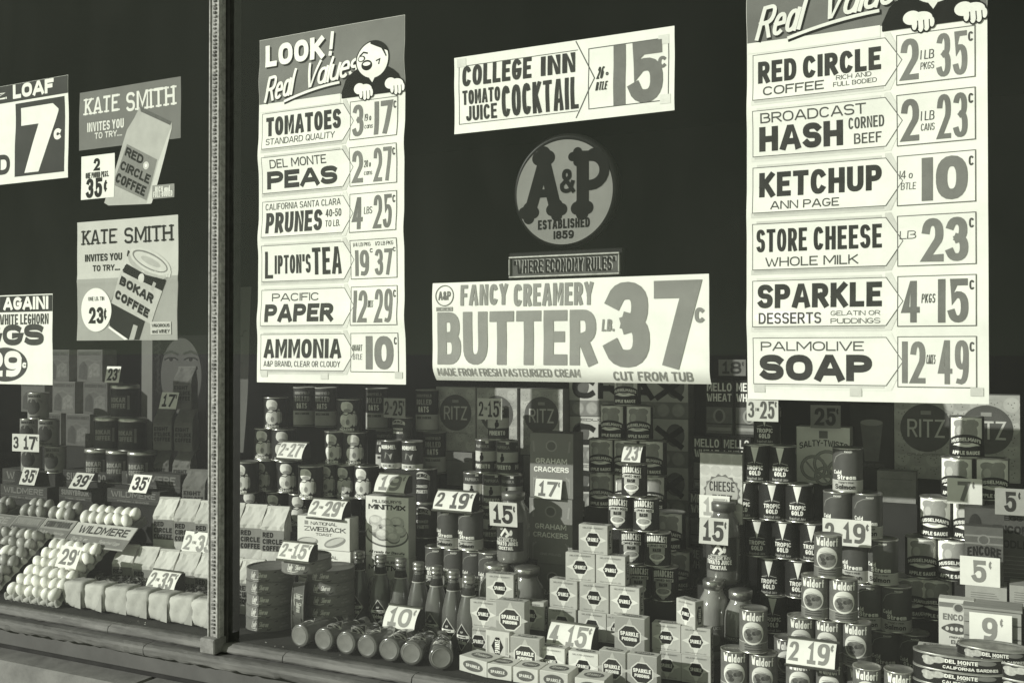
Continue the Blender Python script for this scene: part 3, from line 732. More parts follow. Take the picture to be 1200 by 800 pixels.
def rot_art(P, q, m, lay, text=None, wt=.2, gap=.12):
    """text placed in a tilted parallelogram q = lower-left, lower-right, upper-left"""
    T = Print(); T.text(text, 0, 0, 1, 1, wt, m, lay, gap); return T
def tilt_text(P, t, ll, lr, ul, w, m, lay, gap=.1, bend=0.0):
    """words in the parallelogram with corners ll, lr, ul"""
    T = Print(); ex = Vector((lr[0] - ll[0], lr[1] - ll[1])); ey = Vector((ul[0] - ll[0], ul[1] - ll[1]))
    asp = ex.length / ey.length
    T.text(t, 0, 0, asp, 1, w, m, lay, gap, bend=bend)
    for (u, v, l), in zip(T.v): pass
    o = len(P.v); k = P._m(m)
    for u, v, l in T.v: P.v.append((ll[0] + ex.x * u / asp + ey.x * v, ll[1] + ex.y * u / asp + ey.y * v, l))
    for f in T.f: P.f.append(tuple(o + i for i in f)); P.mi.append(k)
def coffee_bag_poster():
    x0, z0, x1, z1 = box_px(93, 107, 212, 164); zb = wz(93, 175)[1]; zb = (zb + wz(210, 164)[1]) / 2; zt = (wz(93, 107)[1] + wz(212, 92)[1]) / 2
    S = Sheet('coffee_poster', 'cut out grey coffee poster with a leaning printed bag and white price piece', 'poster', x0, x1, wz(150, 241)[1], zt, 12, .003)
    P = Print(); P.rect(x0, zb, x1, zt, mat(.17, .6, .1, 10), 0, 10, 6)
    P.text('KATE', *box_px(99.5, 116, 138.5, 130), .15, LW, 1, .16, serif=True); P.text('SMITH', *box_px(148, 109, 205, 123), .15, LW, 1, .16, serif=True)
    P.text('INVITES YOU', *box_px(102.5, 144.5, 145, 149.5), .17, LW, 1, .12); P.text('TO TRY....', *box_px(111, 156, 143, 159), .17, LW, 1, .12)
    P.part = None; S.part('header', P)
    P = Print(); w_ = lambda x, y: wz(x, y)
    BG = mat(.38, .6, .12, 14, .3)
    P.poly([w_(123, 238), w_(128, 241), w_(177, 239), w_(178, 236), w_(202, 150), w_(202, 143), w_(164, 125), w_(157, 139), w_(149, 152)], BG, 1.5)
    P.poly([w_(164, 125), w_(202, 143), w_(200, 147), w_(165, 131)], mat(.09, .6, .2), 2)
    P.poly([w_(200, 152), w_(202, 150), w_(178, 238), w_(172, 239), w_(185, 190)], G5, 2)
    P.poly([w_(149, 169), w_(184, 187), w_(172, 235), w_(132, 216)], mat(.19, .7, .1), 2.2)
    for t, a, b, c in (('RED', (146, 182), (166, 193), (149, 172)), ('CIRCLE', (140, 198), (174, 216), (143, 188)), ('COFFEE', (135, 213), (169, 230.5), (138, 202))):
        tilt_text(P, t, w_(*a), w_(*b), w_(*c), .24, K, 3)
    cx, cz = w_(171, 194); P.ell(cx, cz, .014, .014, G5, 3, 10); P.ell(cx, cz, .006, .006, LW, 3.5, 8)
    S.part('printed_bag', P)
    P = Print(); a, b, c, d = box_px(96, 184, 134.5, 231); P.rect(a, b, c, d, W, 3, 4, 4); P.text('2', *box_px(110.5, 186, 117.5, 200), .3, K, 4)
    P.text('ONE POUND PKGS.', *box_px(101, 203, 128, 207), .16, K2, 4, .1); P.text('35', *box_px(102, 210, 120.5, 231), .3, K, 4, .1); P.text('¢', *box_px(122.5, 212, 126.5, 224), .22, K, 4); S.part('price_piece', P)
    P = Print(); P.rect(*box_px(178.5, 217.5, 204, 231), G3, 3); P.text('RICH and', *box_px(182, 219, 199, 223.5), .2, LW, 4); P.text('FULL-BODIED', *box_px(180, 225, 202, 229.5), .2, LW, 4); S.part('slogan_piece', P)
coffee_bag_poster()
def coffee_tin_poster():
    x0, x1 = wz(90.5, 330)[0], wz(208.5, 330)[0]; zt = (wz(91, 259)[1] + wz(209.5, 253.5)[1]) / 2; zb = wz(150, 398.5)[1]
    S = Sheet('coffee_poster', 'pale square coffee poster showing a leaning dark tin and an oval 23 price', 'poster', x0, x1, zb, zt, 15, .003, (.5,))
    P = Print(); P.rect(x0, zb, x1, zt, mat(.47, .65, .08, 9), 0, 12, 16); zm = wz(150, 325)[1]; P.rect(x0 + .001, zb + .001, x1 - .001, zm, mat(.30, .65, .1, 9), 1, 6, 4)
    P.text('KATE', *box_px(97, 270.5, 136, 285), .15, K, 2, .16, serif=True); P.text('SMITH', *box_px(146, 267, 202, 282), .15, K, 2, .16, serif=True)
    P.text('INVITES YOU', *box_px(100, 298.5, 143, 304.5), .2, K, 2, .12); P.text('TO TRY....', *box_px(109, 311, 141, 316.5), .2, K, 2, .12); S.part('sheet', P)
    P = Print(); q = wz
    P.poly([q(150, 293), q(201, 322), q(195, 325), q(179, 352), q(163, 398.0), q(148, 398.0), q(128, 381), q(131, 352), q(146, 316)], K, 2.5)
    P.poly([q(145, 310), q(200, 325), q(201, 317), q(175, 322), q(152, 312), q(149, 300)], G5, 3)
    ell = lambda cx, cy, rx, ry, m, l, a=rad(-33): P.poly([(q(cx, cy)[0] + rx * math.cos(t) * math.cos(a) - ry * math.sin(t) * math.sin(a), q(cx, cy)[1] + rx * math.cos(t) * math.sin(a) + ry * math.sin(t) * math.cos(a)) for t in [i * math.pi / 13 for i in range(26)]], m, l)
    ell(174, 310.5, .104, .040, G4, 3.1, rad(-22)); ell(176, 306, .104, .037, G5, 3.4, rad(-22)); ell(176, 306, .090, .028, G2, 3.8, rad(-22)); ell(176.3, 306.3, .083, .023, G5, 4.2, rad(-22)); ell(177, 306.5, .05, .012, G4, 4.5, rad(-22))
    P.poly([q(144, 317), q(190, 343), q(195.5, 328), q(172, 322), q(149, 309)], mat(.012, .8, .2), 4)
    P.poly([q(143, 318), q(191, 341), q(178, 380), q(131, 355)], mat(.42, .5, .1), 4.2)
    P.poly([q(181, 330), q(184, 332), q(180, 341), q(177, 339)], G4, 4.4)
    ell(167, 326, .014, .017, G5, 4.6, 0)
    for t, a, b, c in (('BOKAR', (141, 333), (179, 356), (144, 323)), ('COFFEE', (135, 349), (174, 373), (138, 339))): tilt_text(P, t, q(*a), q(*b), q(*c), .30, K, 5)
    P.poly([q(128, 382), q(150, 397.5), q(146, 398.2), q(127, 384)], LW, 4.5); P.poly([q(157, 380), q(162, 382), q(157, 398), q(151, 398)], G4, 4.5)
    S.part('printed_tin', P)
    P = Print(); cx, cz = q(113, 363); P.ell(cx, cz, q(131, 363)[0] - cx, cz - q(113, 388.5)[1], W, 5.2, 26)
    P.text('ONE LB. TIN', *box_px(104, 348, 123, 352), .15, K2, 6, .1); P.text('23', *box_px(104.5, 360, 121.5, 379), .3, K, 6, .1); P.text('¢', *box_px(122, 362, 125.5, 374), .22, K, 6); S.part('price_oval', P)
    P = Print(); P.rect(*box_px(177, 377, 201.5, 391.5), G5, 5); P.text('VIGOROUS', *box_px(179, 379.5, 200, 383), .2, K, 6); P.text('and WINEY', *box_px(179, 386, 200, 390), .18, K, 6); S.part('slogan_piece', P)
coffee_tin_poster()
# ------------------------------------------------------------------ goods
class Kind:
    def __init__(s, name, cat, H, hd, hw, make): s.name, s.cat, s.H, s.hd, s.hw, s.make = name, cat, H, hd, hw, make; s.proto = None
    def new(s, label, loc, rz, k, group=None):
        if s.proto is None:
            o = thing(s.name, label, s.cat); s.make(o); s.proto = o
        else: o = copy_tree(s.proto)
        if 'group' in o: del o['group']
        tag(o, label, s.cat, group); o.location = loc; o.rotation_euler = (0, 0, rz); o.scale = (k, k, k)
        return o
def cylmap(R): return lambda u, v, l: ((R + .0004 * l) * math.sin(u / R), -(R + .0004 * l) * math.cos(u / R), v)
def lid_solid(R, H, m=TIN):
    s = Solid(); s.lathe([(0, H - .004), (R - .007, H - .004), (R - .006, H - .0035), (R - .004, H - .0035), (R - .0025, H), (R + .0008, H), (R + .0012, H - .0025), (R, H - .004), (R - .001, H - .006)], m, 32); return s
def base_solid(R, m=TIN):
    s = Solid(); s.lathe([(0, .001), (R - .003, .0005), (R + .0008, .0), (R + .0012, .0022), (R, .004), (R - .001, .006)], m, 32); return s
def can_kind(name, cat, R, H, base, art, lidm=None):
    def make(root):
        P = Print(); P.seg = .007
        P.rect(-math.pi * R, .003, math.pi * R, H - .003, base, 0, 36); art(P, R, H)
        P.build('label', cylmap(R), root)
        lid_solid(R, H, lidm or TIN).build('lid', root); base_solid(R, lidm or TIN).build('base_rim', root)
    return Kind(name, cat, H, R, R, make)
GLOSSD = lambda v: mat(v, .42, .18, 45, 0, 0, .22)
def art_fruit(P, R, H):
    m = mat(.72, .4, .10, 55); m2 = mat(.55, .4, .15, 70); sh = mat(.26, .45, .3, 60); vd = mat(.07, .5, .3)
    for du in (-.15 * R, 2.55 * R):
        E = lambda x, y, rx, ry, q, l: P.ell(du + x * R, H * y, rx * R, H * ry, q, l, 10)
        E(-.02, .765, .52, .165, m, 1); E(-.26, .80, .26, .12, m, 1.1); E(.24, .70, .24, .10, m2, 1.3); E(.02, .655, .30, .05, sh, 1.6); E(.16, .80, .16, .07, m2, 1.5)
        E(-.06, .37, .54, .225, m, 1); E(.26, .36, .28, .20, m2, 1.2); E(-.30, .28, .16, .10, m2, 1.3); E(.60, .40, .17, .24, m2, 1.15); E(.80, .36, .11, .18, sh, 1.25); E(.08, .30, .16, .09, sh, 1.5)
        P.stroke([(du - .66 * R, H * .49), (du - .3 * R, H * .545), (du - .02 * R, H * .515), (du + .28 * R, H * .60), (du + .76 * R, H * .55)], .06 * R, LK, 2.6)
        P.text('IONA', du - .45 * R, H * .125, du + .3 * R, H * .175, .22, LW, 3); P.text('PEACHES', du - .62 * R, H * .045, du + .62 * R, H * .115, .26, LW, 3)
K_FRUIT = can_kind('fruit_can', 'can', .0425, .113, GLOSSD(.018), art_fruit)
def art_tropic(P, R, H):
    for i in range(4):
        du = i * math.pi * R / 2
        if i % 2 == 0:
            P.tri(du, H * .95, .30 * R, H * .50, LW, 1); P.stroke([(du - .55 * R, H * .50), (du - .12 * R, H * .54)], .012 * H, G5, 1.4); P.stroke([(du + .12 * R, H * .54), (du + .55 * R, H * .50)], .012 * H, G5, 1.4)
            P.text('TROPIC', du - .62 * R, H * .335, du + .62 * R, H * .45, .2, LW, 2); P.text('GOLD', du - .42 * R, H * .19, du + .42 * R, H * .31, .21, LW, 2); P.text('Grapefruit Juice', du - .6 * R, H * .07, du + .6 * R, H * .14, .14, G4, 2)
        else:
            P.ell(du, H * .84, .20 * R, H * .10, G4, 1, 8); P.stroke([(du, H * .74), (du - .04 * R, H * .62)], .02 * H, G3, 1.5)
K_TROPIC = can_kind('juice_can', 'can', .0405, .112, GLOSSD(.016), art_tropic)
def art_corn(P, R, H):
    dk = mat(.05, .4, .35, 90); md = mat(.17, .4, .35, 120); lt = mat(.62, .4, .08, 50)
    P.rect(-math.pi * R, H * .02, math.pi * R, H * .245, mat(.15, .4, .2, 60), 1, 36); P.rect(-math.pi * R, H * .245, math.pi * R, H * .262, G4, 1.4, 36)
    for du in (0, math.pi * R):
        P.text('Waldorf', du - .82 * R, H * .76, du + .82 * R, H * .955, .17, LW, 3, .06)
        P.ell(du - .02 * R, H * .475, .80 * R, H * .265, lt, 2, 22); P.ell(du - .02 * R, H * .43, .68 * R, H * .175, md, 2.6, 20)
        for k in range(9):
            a = random.Random(k); P.ell(du + a.uniform(-.5, .45) * R, H * a.uniform(.33, .53), .17 * R, H * .045, dk if k % 2 else mat(.10, .4, .3, 80), 3 + .1 * k, 8)
        P.stroke([(du - .5 * R, H * .60), (du - .1 * R, H * .63), (du + .45 * R, H * .59)], .012 * H, G3, 3)
        for v in (.20, .15, .09): P.stroke([(du - .6 * R, H * v), (du + .6 * R, H * v)], .018 * H, dk, 2)
K_CORN = can_kind('pudding_can', 'can', .0375, .116, mat(.12, .42, .25, 60, 0, 0, .25), art_corn)
def art_salmon(P, R, H):
    P.rect(-math.pi * R, H * .03, math.pi * R, H * .26, mat(.36, .45, .1, 50), 1, 36); P.rect(-math.pi * R, H * .26, math.pi * R, H * .272, G5, 1.4, 36)
    for du in (0, math.pi * R):
        P.stroke([(du - .95 * R, H * .66), (du - .72 * R, H * .80), (du - .3 * R, H * .88), (du + .3 * R, H * .89)], .014 * H, G3, 2)
        P.text('Cold', du - .92 * R, H * .41, du - .30 * R, H * .50, .2, LW, 3); P.text('Stream', du - .60 * R, H * .295, du + .66 * R, H * .40, .22, LW, 3)
        P.text('Salmon', du - .80 * R, H * .075, du + .62 * R, H * .185, .2, K, 3); P.text('FANCY PINK', du - .5 * R, H * .205, du + .5 * R, H * .245, .16, K, 3)
        P.text('PACKED', du - .1 * R, H * .90, du + .4 * R, H * .935, .2, LW, 3)
K_SALMON = can_kind('salmon_can', 'can', .0390, .1190, GLOSSD(.065), art_salmon)
def art_sauce(P, R, H):
    ap = mat(.30, .4, .15, 40); apl = mat(.42, .35, .1, 40)
    P.rect(-math.pi * R, H * .03, math.pi * R, H * .30, LK, 1, 36)
    for du in (0, math.pi * R):
        P.rect(du - 1.05 * R, H * .30, du + 1.05 * R, H * .97, LW, 1)
        P.ell(du, H * .62, .70 * R, H * .29, ap, 2, 22); P.ell(du - .34 * R, H * .83, .42 * R, H * .10, ap, 2.2, 12); P.ell(du + .36 * R, H * .83, .42 * R, H * .10, ap, 2.3, 12); P.ell(du - .34 * R, H * .66, .22 * R, H * .12, apl, 2.6, 10)
        P.stroke([(du - .05 * R, H * .84), (du + .1 * R, H * .92), (du + .5 * R, H * .93)], .02 * H, G4, 3)
        us = [du + R * (-1.02 + 2.04 * i / 14) for i in range(15)]
        c = lambda u: H * (.49 - .11 * ((u - du) / R) ** 2)
        P.cols(us, lambda u: c(u) - H * .105, lambda u: c(u) + H * .085, LK, 3.2)
        P.text("MUSSELMAN'S", du - .92 * R, H * .345, du + .92 * R, H * .43, .22, LW, 4, .07, bend=.85)
        P.cols([du + R * (-.72 + 1.44 * i / 12) for i in range(13)], lambda u: H * (.27 + .10 * ((u - du) / R) ** 2), lambda u: H * (.315 + .055 * ((u - du) / R) ** 2), LW, 3.6)
        P.text('APPLE SAUCE', du - .84 * R, H * .085, du + .84 * R, H * .175, .24, LW, 4, .07)
K_SAUCE = can_kind('applesauce_can', 'can', .0425, .108, GLOSSD(.03), art_sauce)
def art_hash(P, R, H):
    for du in (0, math.pi * R):
        us = [du + R * (-.80 + 1.6 * i / 14) for i in range(15)]
        P.cols([du + R * (-.62 + 1.24 * i / 10) for i in range(11)], lambda u: H * (.12 + .28 * (abs(u - du) / (.62 * R)) ** 3), lambda u: H * .60, G4, 1)
        P.text('BROADCAST', du - .80 * R, H * .70, du + .80 * R, H * .89, .22, LW, 3, .06, bend=.28)
        P.cols(us, lambda u: H * (.57 + .03 * (1 - ((u - du) / R) ** 2)), lambda u: H * (.655 + .05 * (1 - ((u - du) / R) ** 2)), LW, 2.2)
        P.text('CORNED BEEF', du - .72 * R, H * .585, du + .72 * R, H * .66, .22, K, 3, .07, bend=.35); P.text('HASH', du - .30 * R, H * .46, du + .30 * R, H * .56, .24, K, 3)
        P.ell(du, H * .30, .60 * R, H * .12, LW, 2.4, 16); P.ell(du, H * .32, .48 * R, H * .085, mat(.3, .5, .4, 150), 3, 14); P.ell(du, H * .14, .16 * R, H * .06, G5, 2, 8)
K_HASH = can_kind('hash_can', 'can', .0405, .103, GLOSSD(.02), art_hash)
def art_tomato(P, R, H):
    for du in (0, math.pi * R):
        P.ell(du - .12 * R, H * .47, .78 * R, H * .30, mat(.05, .4, .3, 40), 2, 20)
        for k in (-.5, -.15, .25, .55): P.stroke([(du + k * R, H * .74), (du + (k * 1.5) * R, H * .66)], .05 * H, G2, 2.5)
        P.text('TOMATOES', du - .72 * R, H * .82, du + .72 * R, H * .92, .22, K2, 2); P.text('STANDARD', du - .3 * R, H * .05, du + .7 * R, H * .12, .2, K2, 2)
K_TOMATO = can_kind('tomato_can', 'can', .0425, .113, mat(.22, .5, .1, 50), art_tomato)
def art_coffee(P, R, H):
    for du in (0, math.pi * R):
        P.rect(du - .80 * R, H * .25, du + .55 * R, H * .68, mat(.05, .5, .3, 60), 1); P.rect(du + .60 * R, H * .25, du + .78 * R, H * .68, G2, 1)
        P.text('BOKAR', du - .72 * R, H * .48, du + .48 * R, H * .62, .22, G3, 2); P.text('COFFEE', du - .72 * R, H * .30, du + .48 * R, H * .44, .22, G3, 2)
def make_coffee(root, R=.052, H=.125):
    P = Print(); P.seg = .01; P.rect(-math.pi * R, .002, math.pi * R, H - .012, GLOSSD(.012), 0, 36); art_coffee(P, R, H); P.build('label', cylmap(R), root)
    s = Solid(); s.lathe([(0, H), (R - .004, H), (R + .001, H - .002), (R + .0015, H - .014), (R, H - .015)], TIN, 36); s.build('lid', root)
    base_solid(R, TIND).build('base_rim', root)
K_COFFEE = Kind('coffee_tin', 'tin', .125, .052, .052, make_coffee)
def art_paste(P, R, H):
    P.rect(-math.pi * R, H * .36, math.pi * R, H * .66, mat(.52, .4, .1, 40), 1, 30)
    for i in range(3):
        du = i * 2 * math.pi * R / 3
        P.ell(du, H * .47, .20 * R, H * .09, K, 2, 8); P.ell(du, H * .59, .11 * R, H * .04, K, 2, 8); P.stroke([(du - .08 * R, H * .42), (du - .1 * R, H * .37)], .04 * H, K, 2)
        P.text('PAPRIKA', du - .7 * R, H * .76, du + .7 * R, H * .85, .2, G4, 2); P.text('PIMENTO', du - .8 * R, H * .15, du + .8 * R, H * .28, .22, LW, 2)
        P.rect(du + .35 * R, H * .90, du + .65 * R, H * .97, LW, 2)
K_PASTE = can_kind('small_can', 'can', .0300, .094, GLOSSD(.05), art_paste)
def art_hormel(P, R, H):
    P.rect(-math.pi * R, H * .03, math.pi * R, H * .20, mat(.5, .4, .1, 40), 1, 30)
    for du in (0, math.pi * R):
        P.text('HORMEL', du - .85 * R, H * .70, du + .75 * R, H * .84, .22, LW, 2)
        P.poly([(du - .4 * R, H * .38), (du + .25 * R, H * .34), (du + .4 * R, H * .56), (du + .1 * R, H * .50), (du - .3 * R, H * .60)], G3, 2); P.text('CHILI', du - .6 * R, H * .08, du + .5 * R, H * .15, .2, K2, 2)
K_HORMEL = can_kind('chili_can', 'can', .0375, .100, GLOSSD(.03), art_hormel)
def art_heinz(P, R, H):
    for du in (0, math.pi * R):
        P.cols([du + R * (-.72 + 1.44 * i / 12) for i in range(13)], lambda u: H * (.72 - .1 * ((u - du) / R) ** 2), lambda u: H * (.92 - .26 * ((u - du) / R) ** 2), mat(.55, .4, .1), 1)
        P.text('HEINZ', du - .5 * R, H * .73, du + .5 * R, H * .84, .24, K, 2, .08, bend=.3)
        P.poly([(du - .5 * R, H * .16), (du + .5 * R, H * .16), (du + .72 * R, H * .62), (du - .72 * R, H * .62)], G2, 1); P.text('COOKED', du - .5 * R, H * .46, du + .5 * R, H * .54, .2, LW, 2); P.text('SPAGHETTI', du - .5 * R, H * .30, du + .5 * R, H * .40, .2, LW, 2)
K_HEINZ = can_kind('spaghetti_can', 'can', .0400, .114, GLOSSD(.025), art_heinz)
def art_oats(P, R, H):
    P.rect(-math.pi * R, H * .04, math.pi * R, H * .40, mat(.40, .55, .15, 30), 1, 36)
    for du in (0, math.pi * R):
        P.text('SUNNYFIELD', du - .75 * R, H * .82, du + .75 * R, H * .89, .2, G3, 2); P.text('ROLLED', du - .75 * R, H * .64, du + .75 * R, H * .77, .2, G4, 2); P.text('OATS', du - .5 * R, H * .46, du + .5 * R, H * .60, .22, LW, 2); P.text('QUICK COOKING', du - .7 * R, H * .30, du + .7 * R, H * .36, .2, K2, 2)
K_OATS = can_kind('oats_canister', 'canister', .041, .150, mat(.03, .55, .2, 40), art_oats, mat(.30, .6, .1))
def art_cake(P, R, H):
    LG = mat(.62, .5, .1, 40); DKs = mat(.025, .4, .2)
    for du in (0, math.pi * R):
        P.text('Lady', du - .80 * R, H * .34, du - .48 * R, H * .86, .13, LG, 2, .03, .35); P.text('Sharon', du - .44 * R, H * .40, du + .02 * R, H * .82, .13, LG, 2, .03, .35)
        P.stroke([(du - .78 * R, H * .26), (du - .5 * R, H * .22), (du - .3 * R, H * .30)], .05 * H, LG, 2)
        P.poly([(du - .12 * R, H * .12), (du + .02 * R, H * .12), (du + .38 * R, H * .88), (du + .28 * R, H * .88)], DKs, 2); P.stroke([(du + .1 * R, H * .12), (du + .44 * R, H * .86)], .04 * H, G2, 2)
        P.text('FRUIT', du + .5 * R, H * .52, du + .70 * R, H * .66, .2, G3, 2); P.text('CAKE SWEETS', du + .42 * R, H * .26, du + .84 * R, H * .42, .2, G3, 2)
    P.rect(-math.pi * R, H * .03, math.pi * R, H * .09, mat(.16, .35, .2, 40), 1, 36)
K_CAKE = can_kind('cake_tin', 'tin', .080, .040, mat(.15, .45, .2, 30, 0, 0, .2), art_cake, mat(.15, .4, .25, 30, 0, .2))
def sardine_make(root):
    a, b, H = .100, .044, .034
    per = lambda R: None
    def em(u, v, l):
        t = u / .082; return ((a + .0004 * l) * math.sin(t), -(b + .0004 * l) * math.cos(t), v)
    P = Print(); P.seg = .006; P.rect(-math.pi * .082, .001, math.pi * .082, H - .003, GLOSSD(.016), 0, 48)
    for k in range(7):
        r_ = random.Random(k); P.ell(-.050 + r_.uniform(-.016, .016), H * r_.uniform(.35, .65), .013, H * .2, mat(.42, .4, .35, 90), 1 + .1 * k, 8)
    P.text('DEL MONTE', -.024, H * .50, .034, H * .76, .24, LW, 2, .08); P.text('BRAND', -.004, H * .41, .014, H * .46, .2, LW, 2); P.text('CALIFORNIA SARDINES', -.028, H * .12, .078, H * .32, .22, LW, 2, .08)
    P.ell(.052, H * .68, .022, H * .16, G2, 1.2, 10); P.rect(-math.pi * .082, H * .86, math.pi * .082, H * .90, G4, 2, 48)
    P.build('label', em, root)
    s = Solid(); S_ = Matrix.Diagonal((1, b / a, 1, 1)); s.lathe([(0, H - .005), (a - .010, H - .005), (a - .006, H - .003), (a - .004, H), (a + .001, H), (a + .001, H - .004), (a - .001, H - .006)], mat(.30, .35, .25, 50, 0, .6), 48, S_); s.build('lid', root)
K_SARD = Kind('sardine_tin', 'tin', .034, .044, .10, sardine_make)

# bottles and jars
SAUCE = mat(.095, .2, .15, 18, 0, 0, .5, .8)
def make_bottle(root):
    s = Solid(); s.lathe([(0, .0), (.0305, .0), (.0312, .0001), (.0326, .0004), (.0350, .0028), (.0359, .0065), (.036, .012), (.036, .088), (.0345, .108), (.0275, .142), (.0205, .166), (.0165, .182), (.0152, .205)], SAUCE, 28); s.build('glass_body', root)
    s = Solid(); s.lathe([(0, -.0004), (.0245, -.0004), (.0248, -.0005), (.0255, -.0012), (.0275, -.0012), (.0280, -.0006), (.0284, .0)], mat(.17, .35, .2, 40, 0, 0, .3), 28)
    s.build('glass_base', root)
    s = Solid(); s.lathe([(.0190, .168), (.0208, .170), (.0172, .190), (.0164, .192)], mat(.04, .5, .3, 90), 24)
    s.lathe([(.0200, .1660), (.0216, .1665), (.0212, .1695), (.0200, .170)], G4, 24); s.build('neck_label', root)
    s = Solid(); s.lathe([(.0152, .203), (.0186, .204), (.0190, .208), (.0186, .212), (.0170, .2135), (.0186, .2155), (.0188, .226), (.0165, .229), (0, .2295)], mat(.30, .3, .2, 50, 0, .7), 24); s.build('cap', root)
    R = .0362; P = Print(); P.seg = .004
    def dia(m, k, l):
        n = 14; us = [-.029 * k + .058 * k * i / n for i in range(n + 1)]
        P.cols(us, lambda u: .050 - .041 * k * (1 - abs(u) / (.029 * k)), lambda u: .050 + .041 * k * (1 - abs(u) / (.029 * k)), m, l)
    dia(G5, 1, 0); dia(LK, .90, .6)
    P.cols([-.0245 + .049 * i / 12 for i in range(13)], lambda u: .047, lambda u: .056, LW, 1.2); P.text('ANN PAGE', -.014, .049, .014, .054, .22, K, 2)
    P.text('A&P', -.005, .062, .005, .068, .2, G5, 2); P.text('Ketchup', -.014, .030, .014, .043, .2, LW, 2)
    P.build('label', cylmap(R), root)
K_BOTTLE = Kind('ketchup_bottle', 'bottle', .2295, .036, .036, make_bottle)
def jar_make(cm, art, lidm):
    def make(root):
        s = Solid(); s.lathe([(0, .001), (.036, 0), (.042, .005), (.043, .015), (.043, .105), (.040, .122), (.030, .136), (.027, .141), (.027, .150)], cm, 30); s.build('glass_body', root)
        s = Solid(); s.lathe([(.027, .146), (.0305, .147), (.031, .162), (.029, .164), (0, .1635)], lidm, 28); s.build('lid', root)
        if art:
            P = Print(); P.seg = .006; art(P, .0433); P.build('label', cylmap(.0433), root)
    return make
def art_cock(P, R):
    P.rect(-.050, .030, .050, .098, mat(.05, .4, .2, 40), 0, 14)
    P.stroke([(-.012, .068), (.0, .082), (.010, .07), (.004, .066)], .006, LW, 1.5); P.ell(-.012, .086, .006, .006, G4, 1.5, 8); P.stroke([(-.02, .062), (.02, .062)], .003, G4, 1.5); P.ell(.016, .074, .004, .007, LW, 1.4, 6)
    P.text('COLLEGE INN', -.030, .054, .030, .060, .2, LW, 2); P.text('TOMATO JUICE', -.034, .044, .034, .053, .24, LW, 2); P.text('COCKTAIL', -.022, .034, .022, .042, .24, LW, 2)
K_COCK = Kind('cocktail_jar', 'jar', .164, .043, .043, jar_make(mat(.15, .15, .15, 20, 0, 0, .5, .7), art_cock, mat(.16, .35, .2, 30, 0, .5)))
def art_app(P, R):
    P.rect(-.052, .020, .052, .074, mat(.11, .5, .2, 40), 0, 14); P.ell(-.016, .048, .018, .016, mat(.03, .5, .3), 1, 10); P.ell(.018, .046, .016, .014, G2, 1, 10); P.text('TOMATO JUICE', -.035, .066, .035, .072, .2, G4, 2)
K_JAR = Kind('juice_jar', 'jar', .164, .043, .043, jar_make(mat(.22, .14, .12, 14, 0, 0, .5, .8), art_app, mat(.45, .28, .2, 40, 0, .85)))

# cartons
def box_kind(name, cat, w, h, d, m, art, top=None, side=None, ms=None):
    def make(root):
        s = Solid(); s.box(-w / 2, -d / 2, 0, w / 2, d / 2, h, ms or m, .0012); root = s.build('carton', root)
        P = Print(); P.rect(-w / 2 + .001, .001, w / 2 - .001, h - .001, m, 0); art(P, w, h); P.build('front_panel', lambda u, v, l: (u, -d / 2 - .0004 - .00035 * l, v), root)
        if top: P = Print(); top(P, w, d); P.build('top_panel', lambda u, v, l: (u, v, h + .0004 + .00035 * l), root)
        if side: P = Print(); side(P, d, h); P.build('side_panel', lambda u, v, l: (w / 2 + .0004 + .00035 * l, u, v), root)
    return Kind(name, cat, h, d / 2, w / 2, make)
SP = mat(.40, .55, .12, 20); SPW = mat(.62, .55, .08, 20)
def star(P, cx, cy, r, m, lay):
    pts = []
    for i in range(16):
        a = i * math.pi / 8; k = r if i % 4 == 0 else (r * .62 if i % 2 == 0 else r * .55)
        pts.append((cx + k * math.cos(a), cy + k * math.sin(a)))
    P.poly(pts, m, lay)
def sparkle_art(bg, hal):
    def art(P, w, h):
        P.rect(-w / 2 + .001, .001, w / 2 - .001, h - .001, bg, .3)
        star(P, 0, h * .5, h * .50, hal, 1); P.hexa(0, h * .5, w * .29, h * .26, hal, 1.5); P.hexa(0, h * .5, w * .25, h * .22, K, 2)
        P.text('SPARKLE', -w * .19, h * .435, w * .19, h * .565, .24, LW, 3, .08)
        P.text('SPARKLE', -w * .36, h * .06, w * .36, h * .10, .16, G2, 1.5); P.text('GELATIN DESSERT', -w * .36, h * .87, w * .36, h * .92, .16, G1, 1.5)
    return art
def sp_top(P, w, d):
    P.ell(0, 0, w * .34, d * .30, mat(.12, .5, .2), 0, 14); P.text('SPARKLE', -w * .24, -d * .10, w * .24, d * .10, .22, SPW, 1)
def sp_side(P, d, h):
    P.hexa(0, h * .5, d * .34, h * .32, mat(.07, .5, .2), 0); 
    T = Print(); T.text('SPARKLE', -h * .24, -d * .14, h * .24, d * .14, .24, SPW, 1); o = len(P.v); k = P._m(SPW)
    for u, v, l in T.v: P.v.append((-v, h * .5 + u, l))
    for f in T.f: P.f.append(tuple(o + i for i in f)); P.mi.append(k)
def boxes_sparkle(bg, hal): return box_kind('dessert_box', 'box', .086, .080, .036, bg, sparkle_art(bg, hal), sp_top, sp_side, bg)
K_SPK = boxes_sparkle(SP, SPW); K_SPL = boxes_sparkle(mat(.55, .55, .08, 20), mat(.68, .55, .06, 20)); K_SPD = boxes_sparkle(mat(.20, .55, .12, 20), mat(.36, .55, .1, 20))
